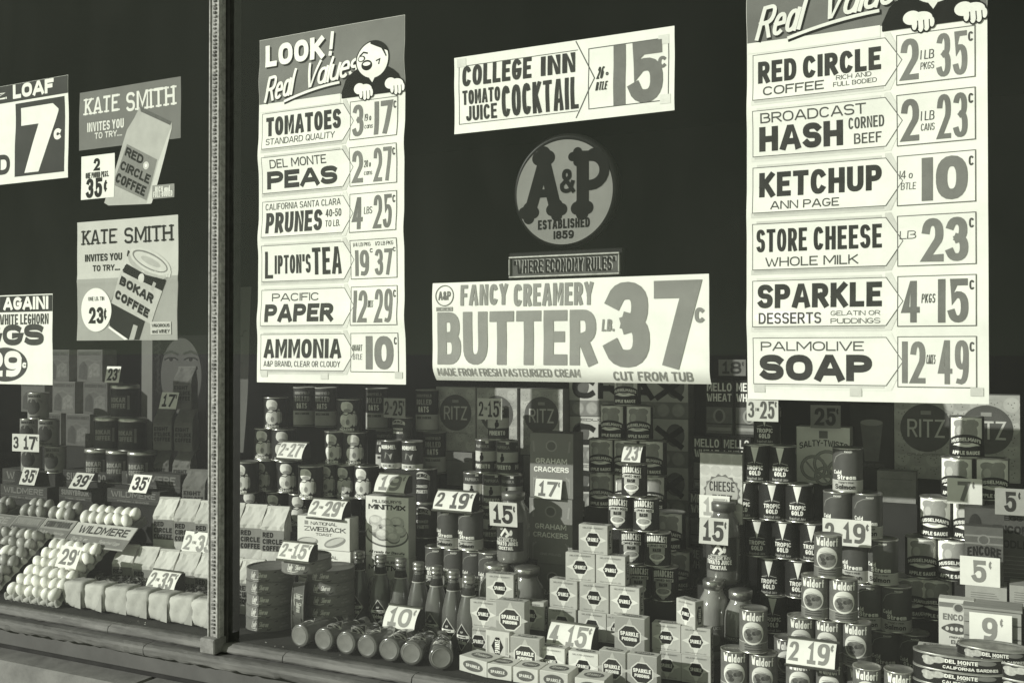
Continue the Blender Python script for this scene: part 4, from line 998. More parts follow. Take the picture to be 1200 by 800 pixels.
def end_art(P, w, h):
    P.hexa(0, h * .46, w * .25, h * .32, K, 1, .3)
    T = Print(); T.text('SPARKLE', -h * .24, -w * .10, h * .24, w * .10, .24, LW, 2); o = len(P.v); k = P._m(LW)
    for u, v, l in T.v: P.v.append((-v, h * .46 + u, l))
    for f in T.f: P.f.append(tuple(o + i for i in f)); P.mi.append(k)
    for e in (-.42, -.36, .36, .42): P.stroke([(w * e, h * .2), (w * e, h * .8)], .0015, G2, 1)
K_END = box_kind('dessert_box', 'box', .072, .085, .036, mat(.48, .55, .08, 20), end_art, None, None, mat(.50, .55, .08, 20))
def pud_art(P, w, h):
    P.rect(-w / 2 + .001, .001, w / 2 - .001, h - .001, mat(.30, .55, .1, 20), .3)
    o = lambda r: [(r * math.cos(math.pi / 8 + i * math.pi / 4), h * .5 + r * math.sin(math.pi / 8 + i * math.pi / 4)) for i in range(8)]
    star(P, 0, h * .5, w * .62, mat(.44, .55, .08), .8); P.poly(o(w * .41), SPW, 1.4); P.poly(o(w * .365), mat(.035, .5, .2), 2)
    P.text('SPARKLE', -w * .30, h * .51, w * .30, h * .62, .25, LW, 3, .06); P.text('PUDDING', -w * .25, h * .38, w * .25, h * .47, .24, LW, 3, .06)
K_PUD = box_kind('pudding_box', 'box', .080, .102, .038, mat(.38, .55, .1, 20), pud_art, sp_top, None, mat(.42, .55, .1, 20))
def flat_art(P, w, h):
    P.ell(0, h * .5, w * .36, h * .34, mat(.10, .5, .2), 1, 14); P.text('SPARKLE', -w * .25, h * .40, w * .25, h * .60, .24, SPW, 2)
K_FLAT = box_kind('dessert_box', 'box', .098, .046, .080, mat(.50, .55, .08, 20), flat_art, sp_top, None, mat(.60, .55, .08, 20))
def ritz_art(txt):
    def art(P, w, h):
        c = mat(.42, .6, .15, 30); e = mat(.34, .6, .2, 40)
        r_ = random.Random(4)
        for i in range(4):
            for j in range(7):
                P.ell(-w * .375 + w * .25 * i, h * (.10 + .132 * j), w * .122, w * .122, c if (i + j) % 2 else e, .5 + .05 * j + .2 * (i % 2), 12)
                for kx, ky in ((0, 0), (.04, .03), (-.05, .02), (.02, -.05)): P.ell(-w * .375 + w * (.25 * i + kx), h * (.10 + .132 * j) + w * ky, w * .009, w * .009, G1, 1.2, 5)
        P.ell(0, h * .60, w * .40, w * .40, mat(.085, .5, .2, 20), 2, 26); P.rect(-w * .08, h * .755, w * .08, h * .80, G3, 2.5)
        P.text('RITZ', -w * .29, h * .49, w * .29, h * .70, .11, G5, 3, .12)
        P.text('CRACKERS', -w * .3, h * .27, w * .3, h * .30, .2, G2, 2)
    return art
K_RITZ = box_kind('cracker_box', 'box', .165, .235, .075, mat(.36, .6, .1, 20), ritz_art('RITZ'), None, None, mat(.22, .6, .15, 20))
def cheese_art(P, w, h):
    c = mat(.48, .6, .12, 30)
    for i in range(4):
        for j in range(6): P.ell(-w * .375 + w * .25 * i, h * (.09 + .165 * j), w * .122, w * .122, c, .4 + .1 * j, 12)
    pts = []
    for i in range(32):
        a = i * math.pi / 16; k = w * (.44 if i % 2 else .39); pts.append((k * math.cos(a) + w * .02, h * .44 + k * math.sin(a)))
    P.poly(pts, mat(.16, .6, .15), 2); P.ell(w * .02, h * .44, w * .375, w * .375, mat(.42, .6, .08, 20), 3, 26)
    P.text('CHEESE', -w * .27, h * .46, w * .32, h * .60, .13, K2, 4, .1); P.text('RITZ', -w * .20, h * .27, w * .26, h * .41, .14, K2, 4, .1)
K_CHEESE = box_kind('cracker_box', 'box', .120, .195, .060, mat(.56, .6, .08, 20), cheese_art, None, None, mat(.30, .6, .1, 20))
def graham_art(P, w, h):
    m = mat(.30, .55, .1, 20)
    P.ell(0, h * .80, w * .13, w * .12, m, 1, 14); P.ell(0, h * .80, w * .10, w * .09, mat(.12, .55, .1), 1.5, 14)
    P.text('GRAHAM', -w * .36, h * .53, w * .36, h * .61, .2, LW, 2, .12); P.text('CRACKERS', -w * .40, h * .40, w * .40, h * .48, .19, LW, 2, .09)
    P.text('ONE POUND', -w * .24, h * .13, w * .24, h * .165, .16, G4, 2, .12)
    for sx in (-1, 1):
        P.stroke([(sx * w * .40, h * .30), (sx * w * .40, h * .27)] + [(sx * w * (.40 - .06 * t), h * (.27 + .05 * t)) for t in (1,)], .004, m, 1); P.stroke([(sx * w * .42, h * .86), (sx * w * .40, h * .72)], .006, G3, 1); P.stroke([(sx * w * .41, h * .3), (sx * w * .41, h * .06)], .002, m, 1)
K_GRAHAM = box_kind('graham_box', 'box', .145, .200, .085, mat(.19, .5, .12, 12), graham_art, None, None, mat(.14, .55, .12, 12))
def crax_art(P, w, h):
    P.rect(-w / 2 + .001, 0.001, w / 2 - .001, h * .34, mat(.19, .6, .15), .4)
    P.text('EDUCATOR', -w * .40, h * .90, w * .02, h * .955, .2, K2, 1)
    P.ell(-w * .40, h * .64, w * .075, h * .22, mat(.10, .6, .2), .8, 14); P.ell(w * .395, h * .66, w * .075, h * .24, mat(.10, .6, .2), .8, 14)
    P.text('CRAX', -w * .47, h * .38, w * .46, h * .84, .26, K, 2, .06)
    for i in range(8): P.ell(-w * .42 + w * .12 * i, h * .17, w * .052, w * .052, G3, 1.5, 14); P.ell(-w * .42 + w * .12 * i, h * .17, w * .044, w * .044, mat(.33, .6, .2, 60), 1.8, 14)
K_CRAX = box_kind('biscuit_box', 'box', .440, .165, .07, mat(.44, .6, .1, 16), crax_art, None, None, mat(.20, .6, .12))
def mello_art(P, w, h):
    P.text('MELLO', -w * .44, h * .80, w * .44, h * .95, .17, LW, 2, .08); P.text('WHEAT', -w * .44, h * .62, w * .44, h * .76, .17, LW, 2, .08)
    P.rect(-w * .46, h * .05, w * .46, h * .52, mat(.13, .6, .2), 1); P.ell(0, h * .36, w * .22, h * .13, G3, 1.6, 14); P.ell(0, h * .36, w * .14, h * .10, mat(.06, .6, .3), 2, 12); P.rect(-w * .46, h * .21, w * .46, h * .23, K, 2); P.stroke([(-w * .36, h * .13), (w * .36, h * .13)], .012, G3, 2)
K_MELLO = box_kind('cereal_box', 'box', .110, .215, .06, mat(.022, .55, .2, 20), mello_art, None, None, mat(.02, .6, .2))
def wheat_art(P, w, h):
    P.text('SHREDDED WHEAT', -w * .45, h * .83, w * .45, h * .93, .2, K2, 1)
    P.poly([(-w * .42, h * .1), (-w * .1, h * .06), (-w * .08, h * .48), (-w * .24, h * .66), (-w * .4, h * .5)], mat(.05, .6, .3), 1); P.poly([(-w * .06, h * .12), (w * .42, h * .16), (w * .40, h * .54), (w * .2, h * .6), (-w * .02, h * .5)], mat(.12, .6, .35, 80), 1.4)
    P.stroke([(-w * .4, h * .72), (-w * .25, h * .66), (-w * .05, h * .72), (w * .2, h * .62), (w * .42, h * .66)], .008, G1, 1)
K_WHEAT = box_kind('cereal_box', 'box', .140, .130, .075, mat(.09, .65, .14, 16), wheat_art, None, None, mat(.18, .65, .2, 30))
def zwie_art(P, w, h):
    P.rect(-w * .36, h * .74, -w * .29, h * .86, G3, 1); P.text('NATIONAL', -w * .24, h * .74, w * .26, h * .84, .15, G1, 2, .1); P.text('ZWIEBACK', -w * .36, h * .55, w * .42, h * .69, .16, K2, 2, .10, serif=True); P.text('(TOAST)', -w * .18, h * .42, w * .2, h * .50, .16, G1, 2, .1)
    for cx, cy, sl in ((-.30, .22, .2), (.22, .24, .55)):
        P.poly([(w * (cx + .20 * math.cos(t) - .04 * math.sin(t)), h * (cy + .13 * math.sin(t) + sl * .22 * math.cos(t))) for t in [i * math.pi / 10 for i in range(20)]], mat(.27, .6, .2, 40), 1); P.poly([(w * (cx + .17 * math.cos(t)), h * (cy + .02 + .09 * math.sin(t) + sl * .2 * math.cos(t))) for t in [i * math.pi / 10 for i in range(20)]], G5, 1.5)
K_ZWIE = box_kind('toast_box', 'box', .215, .115, .060, mat(.70, .6, .07, 14), zwie_art, None, None, mat(.5, .6, .08, 14))
def mint_art(P, w, h):
    P.text("PILLSBURY'S", -w * .34, h * .89, w * .34, h * .94, .2, K2, 2, .1); P.text('MINITMIX', -w * .43, h * .78, w * .43, h * .865, .25, K, 2, .08)
    P.ell(0, h * .36, w * .50, h * .20, mat(.12, .5, .2), 1, 24); P.ell(0, h * .375, w * .47, h * .185, mat(.60, .5, .06), 1.5, 24); P.ell(0, h * .39, w * .36, h * .12, mat(.11, .5, .3), 2, 20)
    l = 2.5
    for cx, cy, r_ in ((-.26, .60, .155), (.24, .585, .165), (.00, .56, .15), (-.30, .47, .13), (.30, .45, .15), (.06, .45, .17), (-.10, .38, .155), (.16, .34, .15)):
        l += .22
        P.ell(w * cx, h * (cy - .028), w * r_, w * r_ * .72, mat(.20, .6, .3, 70), l, 14); P.ell(w * cx, h * cy, w * r_, w * r_ * .70, mat(.44, .6, .22, 60), l + .08, 14); P.ell(w * (cx - .02), h * (cy + .012), w * r_ * .72, w * r_ * .42, mat(.58, .6, .18, 60), l + .15, 12)
    P.ell(w * .20, h * .50, w * .20, h * .045, mat(.10, .6, .3, 60), 3.2, 12)
    P.text('All ready for Biscuits', -w * .42, h * .055, w * .42, h * .10, .2, K2, 2, .1, .2); P.stroke([(-w * .4, h * .035), (w * .4, h * .035)], .0015, G2, 2)
K_MINT = box_kind('biscuit_mix_box', 'box', .175, .215, .055, mat(.64, .6, .08, 14), mint_art, None, None, mat(.40, .6, .1, 14))
def salty_art(P, w, h):
    P.rect(-w * .07, h * .80, w * .09, h * .93, G2, 1); P.text('SALTY-TWISTS', -w * .44, h * .60, w * .46, h * .71, .16, K2, 2, .08, bend=.6)
    for cx, cy, r in ((-.18, .28, .22), (.08, .36, .24), (.30, .24, .20), (.02, .14, .16)):
        P.stroke([(w * (cx + r * math.cos(t)), h * cy + w * r * math.sin(t) * .95) for t in [i * math.pi / 9 for i in range(18)]] + [(w * (cx + r), h * cy)], w * .055, G2, 1.4 + cx); P.stroke([(w * (cx + r * math.cos(t)), h * cy + w * r * math.sin(t) * .95) for t in [i * math.pi / 9 for i in range(18)]] + [(w * (cx + r), h * cy)], w * .035, G4, 1.8 + cx); P.stroke([(w * (cx - r * .7), h * cy + w * r * .6), (w * (cx + r * .5), h * cy - w * r * .8)], w * .035, G4, 1.9 + cx)
K_SALTY = box_kind('pretzel_box', 'box', .165, .175, .06, mat(.76, .6, .06, 14), salty_art, None, None, mat(.3, .6, .1))
def encore_art(P, w, h):
    P.ell(0, h * .78, w * .16, w * .15, G2, 1, 14); P.ell(0, h * .78, w * .12, w * .11, mat(.08, .5, .2), 1.5, 12); P.text('ENCORE', -w * .42, h * .48, w * .44, h * .64, .24, K, 2, .06, bend=.25); P.rect(-w * .49, h * .70, w * .49, h * .73, G2, .6); P.rect(-w * .49, h * .83, w * .49, h * .86, G2, .6)
    P.cols([w * (-.4 + .8 * i / 12) for i in range(13)], lambda u: h * .40, lambda u: h * (.40 + .07 * math.sqrt(max(0, 1 - (u / (.4 * w)) ** 2))), mat(.06, .5, .2), 2)
    P.text('EGG NOODLES', -w * .42, h * .26, w * .42, h * .34, .22, K2, 2); P.text('SPAGHETTI', -w * .40, h * .08, w * .40, h * .16, .22, K2, 2)
K_ENC = box_kind('noodle_box', 'box', .105, .170, .05, mat(.085, .55, .2, 20), encore_art, None, None, mat(.07, .55, .2, 20))
def encl_art(P, w, h):
    P.rect(-w * .49, h * .84, w * .49, h * .93, G2, .6); P.ell(w * .06, h * .84, w * .16, w * .15, G4, 1, 14); P.ell(w * .06, h * .84, w * .12, w * .11, G1, 1.5, 12); P.text('ENCORE', -w * .38, h * .60, w * .46, h * .72, .22, G2, 2, .08)
    P.cols([w * (-.42 + .84 * i / 12) for i in range(13)], lambda u: h * (.34 + .08 * (u / (.42 * w)) ** 2), lambda u: h * (.55 - .10 * (u / (.42 * w)) ** 2), mat(.08, .5, .3, 90), 2)
    for k in range(5): P.ell(w * (-.26 + .13 * k), h * .44, w * .05, h * .04, G5, 2.5, 8)
    P.text('PREPARED', -w * .2, h * .26, w * .3, h * .30, .18, K2, 2); P.text('ELBOW', -w * .15, h * .155, w * .35, h * .23, .18, K2, 2); P.text('MACARONI', -w * .36, h * .035, w * .46, h * .115, .18, K2, 2)
K_ENCL = box_kind('macaroni_box', 'box', .105, .165, .05, mat(.56, .55, .08, 20), encl_art, None, None, mat(.42, .55, .1, 20))
def plain_art(v, lines=6):
    def art(P, w, h):
        for k in range(lines): P.stroke([(-w * .36, h * (.2 + .6 * k / lines)), (w * (.30 - .05 * (k % 3)), h * (.2 + .6 * k / lines))], .0022, mat(v * .5, .6, .1), 1)
    return art
K_LYING = box_kind('noodle_box', 'box', .150, .068, .10, mat(.30, .6, .12, 20), plain_art(.3), None, None, mat(.34, .6, .1, 20))
def dark_big(P, w, h):
    P.text('ENCORE', -w * .10, h * .70, w * .46, h * .80, .26, K, 2, .06); P.text('EGG NOODLES', -w * .46, h * .52, w * .46, h * .62, .2, K, 2); P.text('EGG', w * .05, h * .86, w * .3, h * .92, .2, K, 2)
    P.ell(-w * .35, h * .78, w * .09, h * .14, mat(.03, .5, .2), 1.5, 14)
    for k in range(8): P.stroke([(-w * .1, h * (.42 - .05 * k)), (w * .42, h * (.42 - .05 * k))], .002, G2, 1.5)
K_DARKB = box_kind('noodle_box', 'box', .22, .22, .07, mat(.075, .55, .2, 20), dark_big, None, None, mat(.05, .55, .2, 20))
def glass_pic(P, w, h):
    P.poly([(-w * .16, h * .12), (w * .16, h * .12), (w * .26, h * .72), (-w * .26, h * .72)], mat(.14, .5, .25, 30), 1); P.ell(0, h * .72, w * .26, h * .05, G3, 1.4, 14); P.text('TUMBLERS', -w * .3, h * .03, w * .3, h * .08, .2, G1, 1)
K_DRINK = box_kind('tumbler_box', 'box', .140, .200, .05, mat(.035, .5, .2, 20), glass_pic, None, None, mat(.03, .5, .2))
K_SIDE = box_kind('cracker_box', 'box', .145, .125, .075, mat(.20, .6, .25, 12), lambda P, w, h: [P.stroke([(-w * .4, h * .75), (w * .4, h * .75)], .002, G1, 1)], None, None, mat(.2, .6, .2, 20))

# paper bags and wrapped packs
def make_bag_fn(words, body, band, ink):
    w, d, h = .090, .058, .185
    def make(root):
        r_ = random.Random(5); nx, nz = 6, 9
        s = Solid(); vs_ = []; fs = []
        ring = []
        nu = 20
        for j in range(nz + 1):
            t = j / nz; z = h * t
            pin = max(0, (t - .68) / .32)
            row = []
            per = [(-w / 2 + w * i / nx, -d / 2) for i in range(nx)] + [(w / 2, -d / 2 + d * i / 4) for i in range(4)] + [(w / 2 - w * i / nx, d / 2) for i in range(nx)] + [(-w / 2, d / 2 - d * i / 4) for i in range(4)]
            for (x, y) in per:
                jx, jy = r_.uniform(-1, 1) * .0018, r_.uniform(-1, 1) * (.0012 if t < .62 else .0035)
                yy = y * (1 - .93 * pin) + (d * .30) * pin
                xx = x * (1 - .03 * math.sin(3.1 * t)) * (1 - .05 * pin) - (.014 * pin * (1 if x > 0 else -1) if abs(y) < d * .45 else 0)
                row.append(len(vs_)); vs_.append((xx + jx, yy + jy, z * (1 - .0) + r_.uniform(-1, 1) * .0012))
            ring.append(row)
        n = len(ring[0])
        for j in range(nz):
            for i in range(n): fs.append((ring[j][i], ring[j][(i + 1) % n], ring[j + 1][(i + 1) % n], ring[j + 1][i]))
        fs.append(tuple(ring[0])); fs.append(tuple(ring[-1]))
        s.raw(vs_, fs, body, False); root = s.build('paper_bag', root)
        s = Solid(); s.box(-w * .5, d * .20, h - .012, w * .5, d * .44, h + .004, body, .003); s.build('folded_top', root)
        P = Print(); P.rect(-w / 2 + .001, h * .20, w / 2 - .001, h * .60, band, 0)
        y = .49
        for t in words: P.text(t, -w * .43, h * (y - .03), -w * .43 + w * .86 * min(1, len(t) / 6 + .04), h * (y + .07), .25, ink, 1, .1); y -= .125
        P.build('front_print', lambda u, v, l: (u, -d / 2 - .0022 - .0004 * l, v), root)
    return make
K_BAG = Kind('coffee_bag', 'paper bag', .185, .029, .049, make_bag_fn(('RED', 'CIRCLE', 'COFFEE'), KRAFT, mat(.20, .7, .12, 20), K))
K_BAG8 = Kind('coffee_bag', 'paper bag', .185, .029, .049, make_bag_fn(("EIGHT", "O'CLOCK", 'COFFEE'), mat(.12, .75, .25, 20, .25), mat(.12, .7, .2, 20), K))
def make_butter(root):
    r_ = random.Random(2); w, d, h = .088, .062, .074
    me = bpy.data.meshes.new('wrapped_block'); bm = bmesh.new(); bmesh.ops.create_cube(bm, size=2.0); bmesh.ops.subdivide_edges(bm, edges=bm.edges[:], cuts=7, use_grid_fill=True)
    for v in bm.verts:
        x, y, z = v.co; l = (abs(x) ** 7 + abs(y) ** 7 + abs(z) ** 7) ** (1 / 7); f = 1 / l
        x, y, z = x * f, y * f, z * f
        bu = .0022 * math.sin(6 * x + 2 * z) * math.sin(5 * z + 1 + y)
        v.co = (x * w / 2 * (1 + .04 * math.cos(1.5 * z)) + r_.uniform(-1, 1) * .0009, y * d / 2 + bu + r_.uniform(-1, 1) * .0012, (z + 1) * h / 2 + .003 * x * (z > 0) + r_.uniform(-1, 1) * .0010)
    for f in bm.faces: f.smooth = True
    bm.to_mesh(me); bm.free(); me.materials.append(mat(.43, .75, .14, 30, .6)); link('wrapped_block', me, root)
    s = Solid(); P_ = mat(.34, .75, .14, 30, .3)
    s.raw([(w * .16, -d * .53, h * .05), (w * .47, -d * .54, h * .03), (w * .45, -d * .52, h * .72)], [(0, 1, 2)], P_); s.raw([(w * .50, -d * .46, h * .05), (w * .51, d * .40, h * .08), (w * .53, -d * .05, h * .80)], [(0, 1, 2)], P_)
    s.raw([(-w * .3, -d * .30, h * 1.01), (w * .42, -d * .05, h * 1.03), (-w * .2, d * .35, h * 1.01)], [(0, 1, 2)], P_); s.build('fold_flap', root)
K_BUTTER = Kind('butter_pack', 'butter', .074, .031, .045, make_butter)

# ------------------------------------------------------------------ placing
ORD = ['first', 'second', 'third', 'fourth', 'fifth', 'sixth', 'seventh', 'eighth', 'ninth']
STEP = mat(.030, .8, .25, 10)
_nstep = [0]
def step(x0, x1, y0, y1, z):
    if z < DECK + .012: return
    _nstep[0] += 1; e = .0007 * (_nstep[0] % 7)
    s = Solid(); s.box(x0 - e, y0 + e, DECK, x1 + e, y1 - e, z - .001, STEP); structure(s.build('display_step'))
def rowname(r, n):
    k = n - 1 - r
    return 'only' if n == 1 else ('top' if k == 0 else ('bottom' if r == 0 else ORD[k]))
def stack(K_, Y, hpx, base, rows, desc, place, group, face=.45, jit=.12, anchor=0, lift=True, seed=1, extend=0.0):
    r_ = random.Random(seed); bx_, by_ = base
    k = hpx / sc(bx_, Y, by_) / K_.H; Hs = K_.H * k
    z0 = pt(bx_, by_, Y).z - anchor * Hs
    if z0 < DECK + .02: z0 = DECK
    allx = []
    out = []
    for r, row in enumerate(rows):
        for i, it in enumerate(row):
            px, dy = (it if isinstance(it, tuple) else (it, 0.0))
            v = pt(px, by_, Y + dy)
            pl = place[4:] if place.startswith('the ') else place
            if len(row) == 1 and r == len(rows) - 1 and len(rows) > 1: lab = '%s on top of %s' % (desc, place)
            elif len(row) == 1: lab = '%s alone in %s row of %s' % (desc, rowname(r, len(rows)), pl)
            elif len(rows) == 1: lab = '%s %s from left in %s' % (desc, ORD[i], place)
            else: lab = '%s %s from left, %s row of %s' % (desc, ORD[i], rowname(r, len(rows)), pl)
            out.append(K_.new(lab, (v.x, Y + dy + K_.hd * k + r_.uniform(0, .004), z0 + r * Hs), turn(px) * face + r_.uniform(-1, 1) * jit, k * r_.uniform(.992, 1.0), group))
            allx.append((v.x, dy))
    if lift:
        x0 = min(a for a, _ in allx) - K_.hw * k * 1.02; x1 = max(a for a, _ in allx) + K_.hw * k * 1.02 + extend
        step(x0, x1, Y + min(b for _, b in allx), Y + 2 * K_.hd * k + max(b for _, b in allx), z0)
    return out
def one(K_, x0, x1, yt, yb, Y, label, group=None, rz=0.0, lift=True):
    """a single item from the photograph box of its front: left, right, top, bottom"""
    xc = (x0 + x1) / 2; k = (yb - yt) / sc(xc, Y, yb) / K_.H
    v = pt(xc, yb, Y); z = v.z
    if z < DECK + .02: z = DECK
    o = K_.new(label, (v.x, Y + K_.hd * k, z), rz, k, group)
    wx = abs(pt(x1, yb, Y).x - pt(x0, yb, Y).x) / (2 * K_.hw * k)
    if .6 < wx < 1.6: o.scale = (k * wx, k, k)
    if lift: step(v.x - K_.hw * k, v.x + K_.hw * k, Y, Y + 2 * K_.hd * k, z)
    return o
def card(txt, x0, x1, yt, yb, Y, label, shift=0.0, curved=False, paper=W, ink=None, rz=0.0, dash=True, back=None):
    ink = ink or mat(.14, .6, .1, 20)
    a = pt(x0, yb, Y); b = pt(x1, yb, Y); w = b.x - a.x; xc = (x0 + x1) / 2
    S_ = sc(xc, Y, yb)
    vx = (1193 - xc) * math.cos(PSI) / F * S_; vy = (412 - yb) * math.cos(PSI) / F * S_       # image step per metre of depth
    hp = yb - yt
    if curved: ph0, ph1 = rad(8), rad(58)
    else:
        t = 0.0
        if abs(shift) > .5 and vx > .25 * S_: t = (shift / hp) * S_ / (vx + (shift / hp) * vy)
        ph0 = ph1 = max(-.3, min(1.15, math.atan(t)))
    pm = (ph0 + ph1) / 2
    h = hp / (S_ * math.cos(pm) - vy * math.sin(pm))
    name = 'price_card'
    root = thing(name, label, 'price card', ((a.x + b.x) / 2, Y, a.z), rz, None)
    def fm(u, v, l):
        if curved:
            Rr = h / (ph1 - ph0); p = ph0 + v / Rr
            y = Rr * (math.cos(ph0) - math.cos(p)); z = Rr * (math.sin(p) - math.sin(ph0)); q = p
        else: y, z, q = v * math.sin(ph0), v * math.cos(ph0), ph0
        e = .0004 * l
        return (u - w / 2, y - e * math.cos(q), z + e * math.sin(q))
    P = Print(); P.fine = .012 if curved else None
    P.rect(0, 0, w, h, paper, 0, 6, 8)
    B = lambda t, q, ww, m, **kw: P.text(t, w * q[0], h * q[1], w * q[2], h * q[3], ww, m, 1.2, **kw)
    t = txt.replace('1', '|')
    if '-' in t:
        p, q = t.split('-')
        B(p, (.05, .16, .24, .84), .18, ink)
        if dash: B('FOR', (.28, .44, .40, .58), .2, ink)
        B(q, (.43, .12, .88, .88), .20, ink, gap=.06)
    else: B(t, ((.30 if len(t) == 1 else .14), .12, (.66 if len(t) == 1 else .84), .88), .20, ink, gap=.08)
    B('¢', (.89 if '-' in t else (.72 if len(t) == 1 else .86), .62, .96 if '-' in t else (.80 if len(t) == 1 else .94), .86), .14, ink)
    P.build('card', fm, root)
    if curved:
        s = Solid()
        e0, e1 = fm(0, 0, 0), fm(0, h, 0)
        MB = mat(.30, .35, .2, 40, 0, .7)
        for e, r_ in ((e0, .0042), (e1, .0042)): s.tube([(-w / 2 - .003, e[1] - .001, e[2]), (w / 2 + .006, e[1] - .001, e[2])], r_, MB, 8)
        s.build('clip_rods', root)
        s = Solid()
        yb_ = e1[1] + .012
        pts = [fm(w, h * i / 6, -3) for i in range(7)]
        base = [(p[0] + .004, yb_, p[2] * .6) for p in pts]
        for dx in (-w, 0):
            n = len(pts); vs_ = [(p[0] + dx, p[1], p[2]) for p in pts] + [(w / 2 + dx, yb_, e0[2]), (w / 2 + dx, yb_, e1[2] - .004)]
            s.raw(vs_ + [(x + .003, y, z) for x, y, z in vs_], [tuple(list(range(n)) + [n + 1, n]), tuple(n + 2 + i for i in list(range(n)) + [n + 1, n])], mat(.04, .5, .2))
        s.box(-w / 2, yb_ - .002, e0[2], w / 2, yb_, e1[2] - .005, mat(.04, .5, .2)); s.build('holder', root)
    elif Y > .05:
        s = Solid(); p0 = fm(w * .5, 0, -2); p1 = fm(w * .5, h * .8, -2.5)
        s.tube([(p0[0], p0[1] + .001, p0[2]), (p1[0], p1[1] + .001, p1[2]), (p1[0], p1[1] + .02, p0[2])], .0012, TIND, 6); s.build('wire_stand', root)
    return root
# ------------------------------------------------------------------ left window
# closed egg cartons
def eggc_art(word, v):
    def art(P, w, h):
        P.rect(-w / 2 + .001, h * .30, w / 2 - .001, h - .002, mat(v, .6, .15, 20), .3); P.rect(-w * .49, h * .28, w * .49, h * .32, G1, 1)
        P.text(word, -w * .42, h * .42, w * .42, h * .86, .2, mat(.15, .6, .1) if v < .06 else K2, 2, .1)
        P.text('FRESH EGGS', -w * .3, h * .08, w * .3, h * .2, .2, G2, 1)
    return art
K_EC1 = box_kind('egg_carton', 'egg carton', .30, .072, .10, mat(.05, .7, .2, 20), eggc_art('WILDMERE', .05), None, None, mat(.06, .7, .2))
K_EC2 = box_kind('egg_carton', 'egg carton', .28, .072, .10, mat(.04, .7, .2, 20), eggc_art('SUNNYBROOK', .03), None, None, mat(.05, .7, .2))
gc = 'closed egg cartons'
one(K_EC1, 2, 70, 551, 571, .66, 'dark closed egg carton under the leaning 35 card nearest the left edge', gc)
one(K_EC2, 73, 134, 552, 572, .66, 'dark closed egg carton under the leaning 39 card', gc)
one(K_EC1, 142, 211, 554, 575, .66, 'dark closed egg carton under the leaning 35 card beside the coffee bags', gc)
one(K_EC1, 0, 55, 569, 585, .58, 'grey egg carton just behind the open eggs at the left edge', gc)
one(K_EC2, 56, 120, 572, 586, .58, 'grey egg carton behind the open eggs below the 39 card', gc)
one(K_EC1, 125, 187, 574, 590, .58, 'grey lettered egg carton behind the open eggs nearest the coffee bags', gc)

EGG = mat(.78, .42, .05, 30, 0, 0, .4); EGGB = mat(.30, .42, .08, 30, 0, 0, .4)
def egg_mesh(m):
    s = Solid(); pr_ = []
    for i in range(13):
        a = math.pi * i / 12; z = -.5 * math.cos(a); r = .375 * math.sin(a) * (1 - .16 * z)
        pr_.append((r * .056, z * .056))
    pr_[0] = (0, pr_[0][1]); pr_[-1] = (0, pr_[-1][1])
    s.lathe(pr_, m, 18)
    me = bpy.data.meshes.new('egg'); me.from_pydata(s.v, [], s.f); me.materials.append(m)
    for p in me.polygons: p.use_smooth = True
    return me
EM, EMB = egg_mesh(EGG), egg_mesh(EGGB)
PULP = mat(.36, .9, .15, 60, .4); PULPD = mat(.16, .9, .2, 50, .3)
_r = random.Random(21)
def eggs(M, nx, ny, p, label, group, brown=lambda i, j: False):
    for j in range(ny):
        for i in range(nx):
            me = EMB if brown(i, j) else EM
            q = M @ Vector(((i + .5) * p + _r.uniform(-1, 1) * .0015, (j + .5) * p, .026 + _r.uniform(-1, 1) * .002))
            o = link('egg', me, None, q); tag(o, label, 'egg', group)
            o.rotation_euler = (M.to_euler().x + _r.uniform(-.15, .15), _r.uniform(-.15, .15), _r.uniform(0, 6)); k = _r.uniform(.96, 1.06); o.scale = (k, k, k)
def tray(px, py, Y, nx, ny, p, tilt, label, elabel, group, brown=lambda i, j: False, dz=0.0):
    o = pt(px, py, Y); o.z += dz
    M = Matrix.Translation(o) @ Matrix.Rotation(tilt, 4, 'X')
    s = Solid(); s.box(-.003, -.004, -.004, nx * p + .003, ny * p + .004, .0, PULP, .002)
    for j in range(ny + 1):
        for i in range(nx + 1):
            s.lathe([(.014, 0), (.012, .010), (.006, .022), (.003, .025), (0, .0255)], PULP, 8, Matrix.Translation((i * p, j * p, 0)))
    for i in range(nx):
        s.lathe([(.015, -.006), (.019, .002), (.021, .012)], PULP, 10, Matrix.Translation(((i + .5) * p, .004, 0)))
    t = s.build('egg_tray'); t.location = o; t.rotation_euler = (tilt, 0, 0); tag(t, label, 'egg tray', 'moulded egg trays')
    eggs(M, nx, ny, p, elabel, group, brown)
    step(o.x + .02, o.x + nx * p - .02, Y + ny * p * math.cos(tilt) * .62, Y + ny * p * math.cos(tilt) * .98, o.z + ny * p * math.sin(tilt) * .52)
    return M
tray(10, 699, .06, 6, 6, .0465, rad(36), 'front pulp tray of white eggs beside the wrapped butter', 'white egg in the sunlit front tray next to the wrapped butter', 'eggs in the front tray')
tray(-55, 681, .06, 6, 6, .0465, rad(36), 'left pulp tray of eggs cut off by the photo edge', 'egg in the tray cut off by the left photo edge', 'eggs in the left tray', lambda i, j: (i * 5 + j * 3) % 11 != 2)
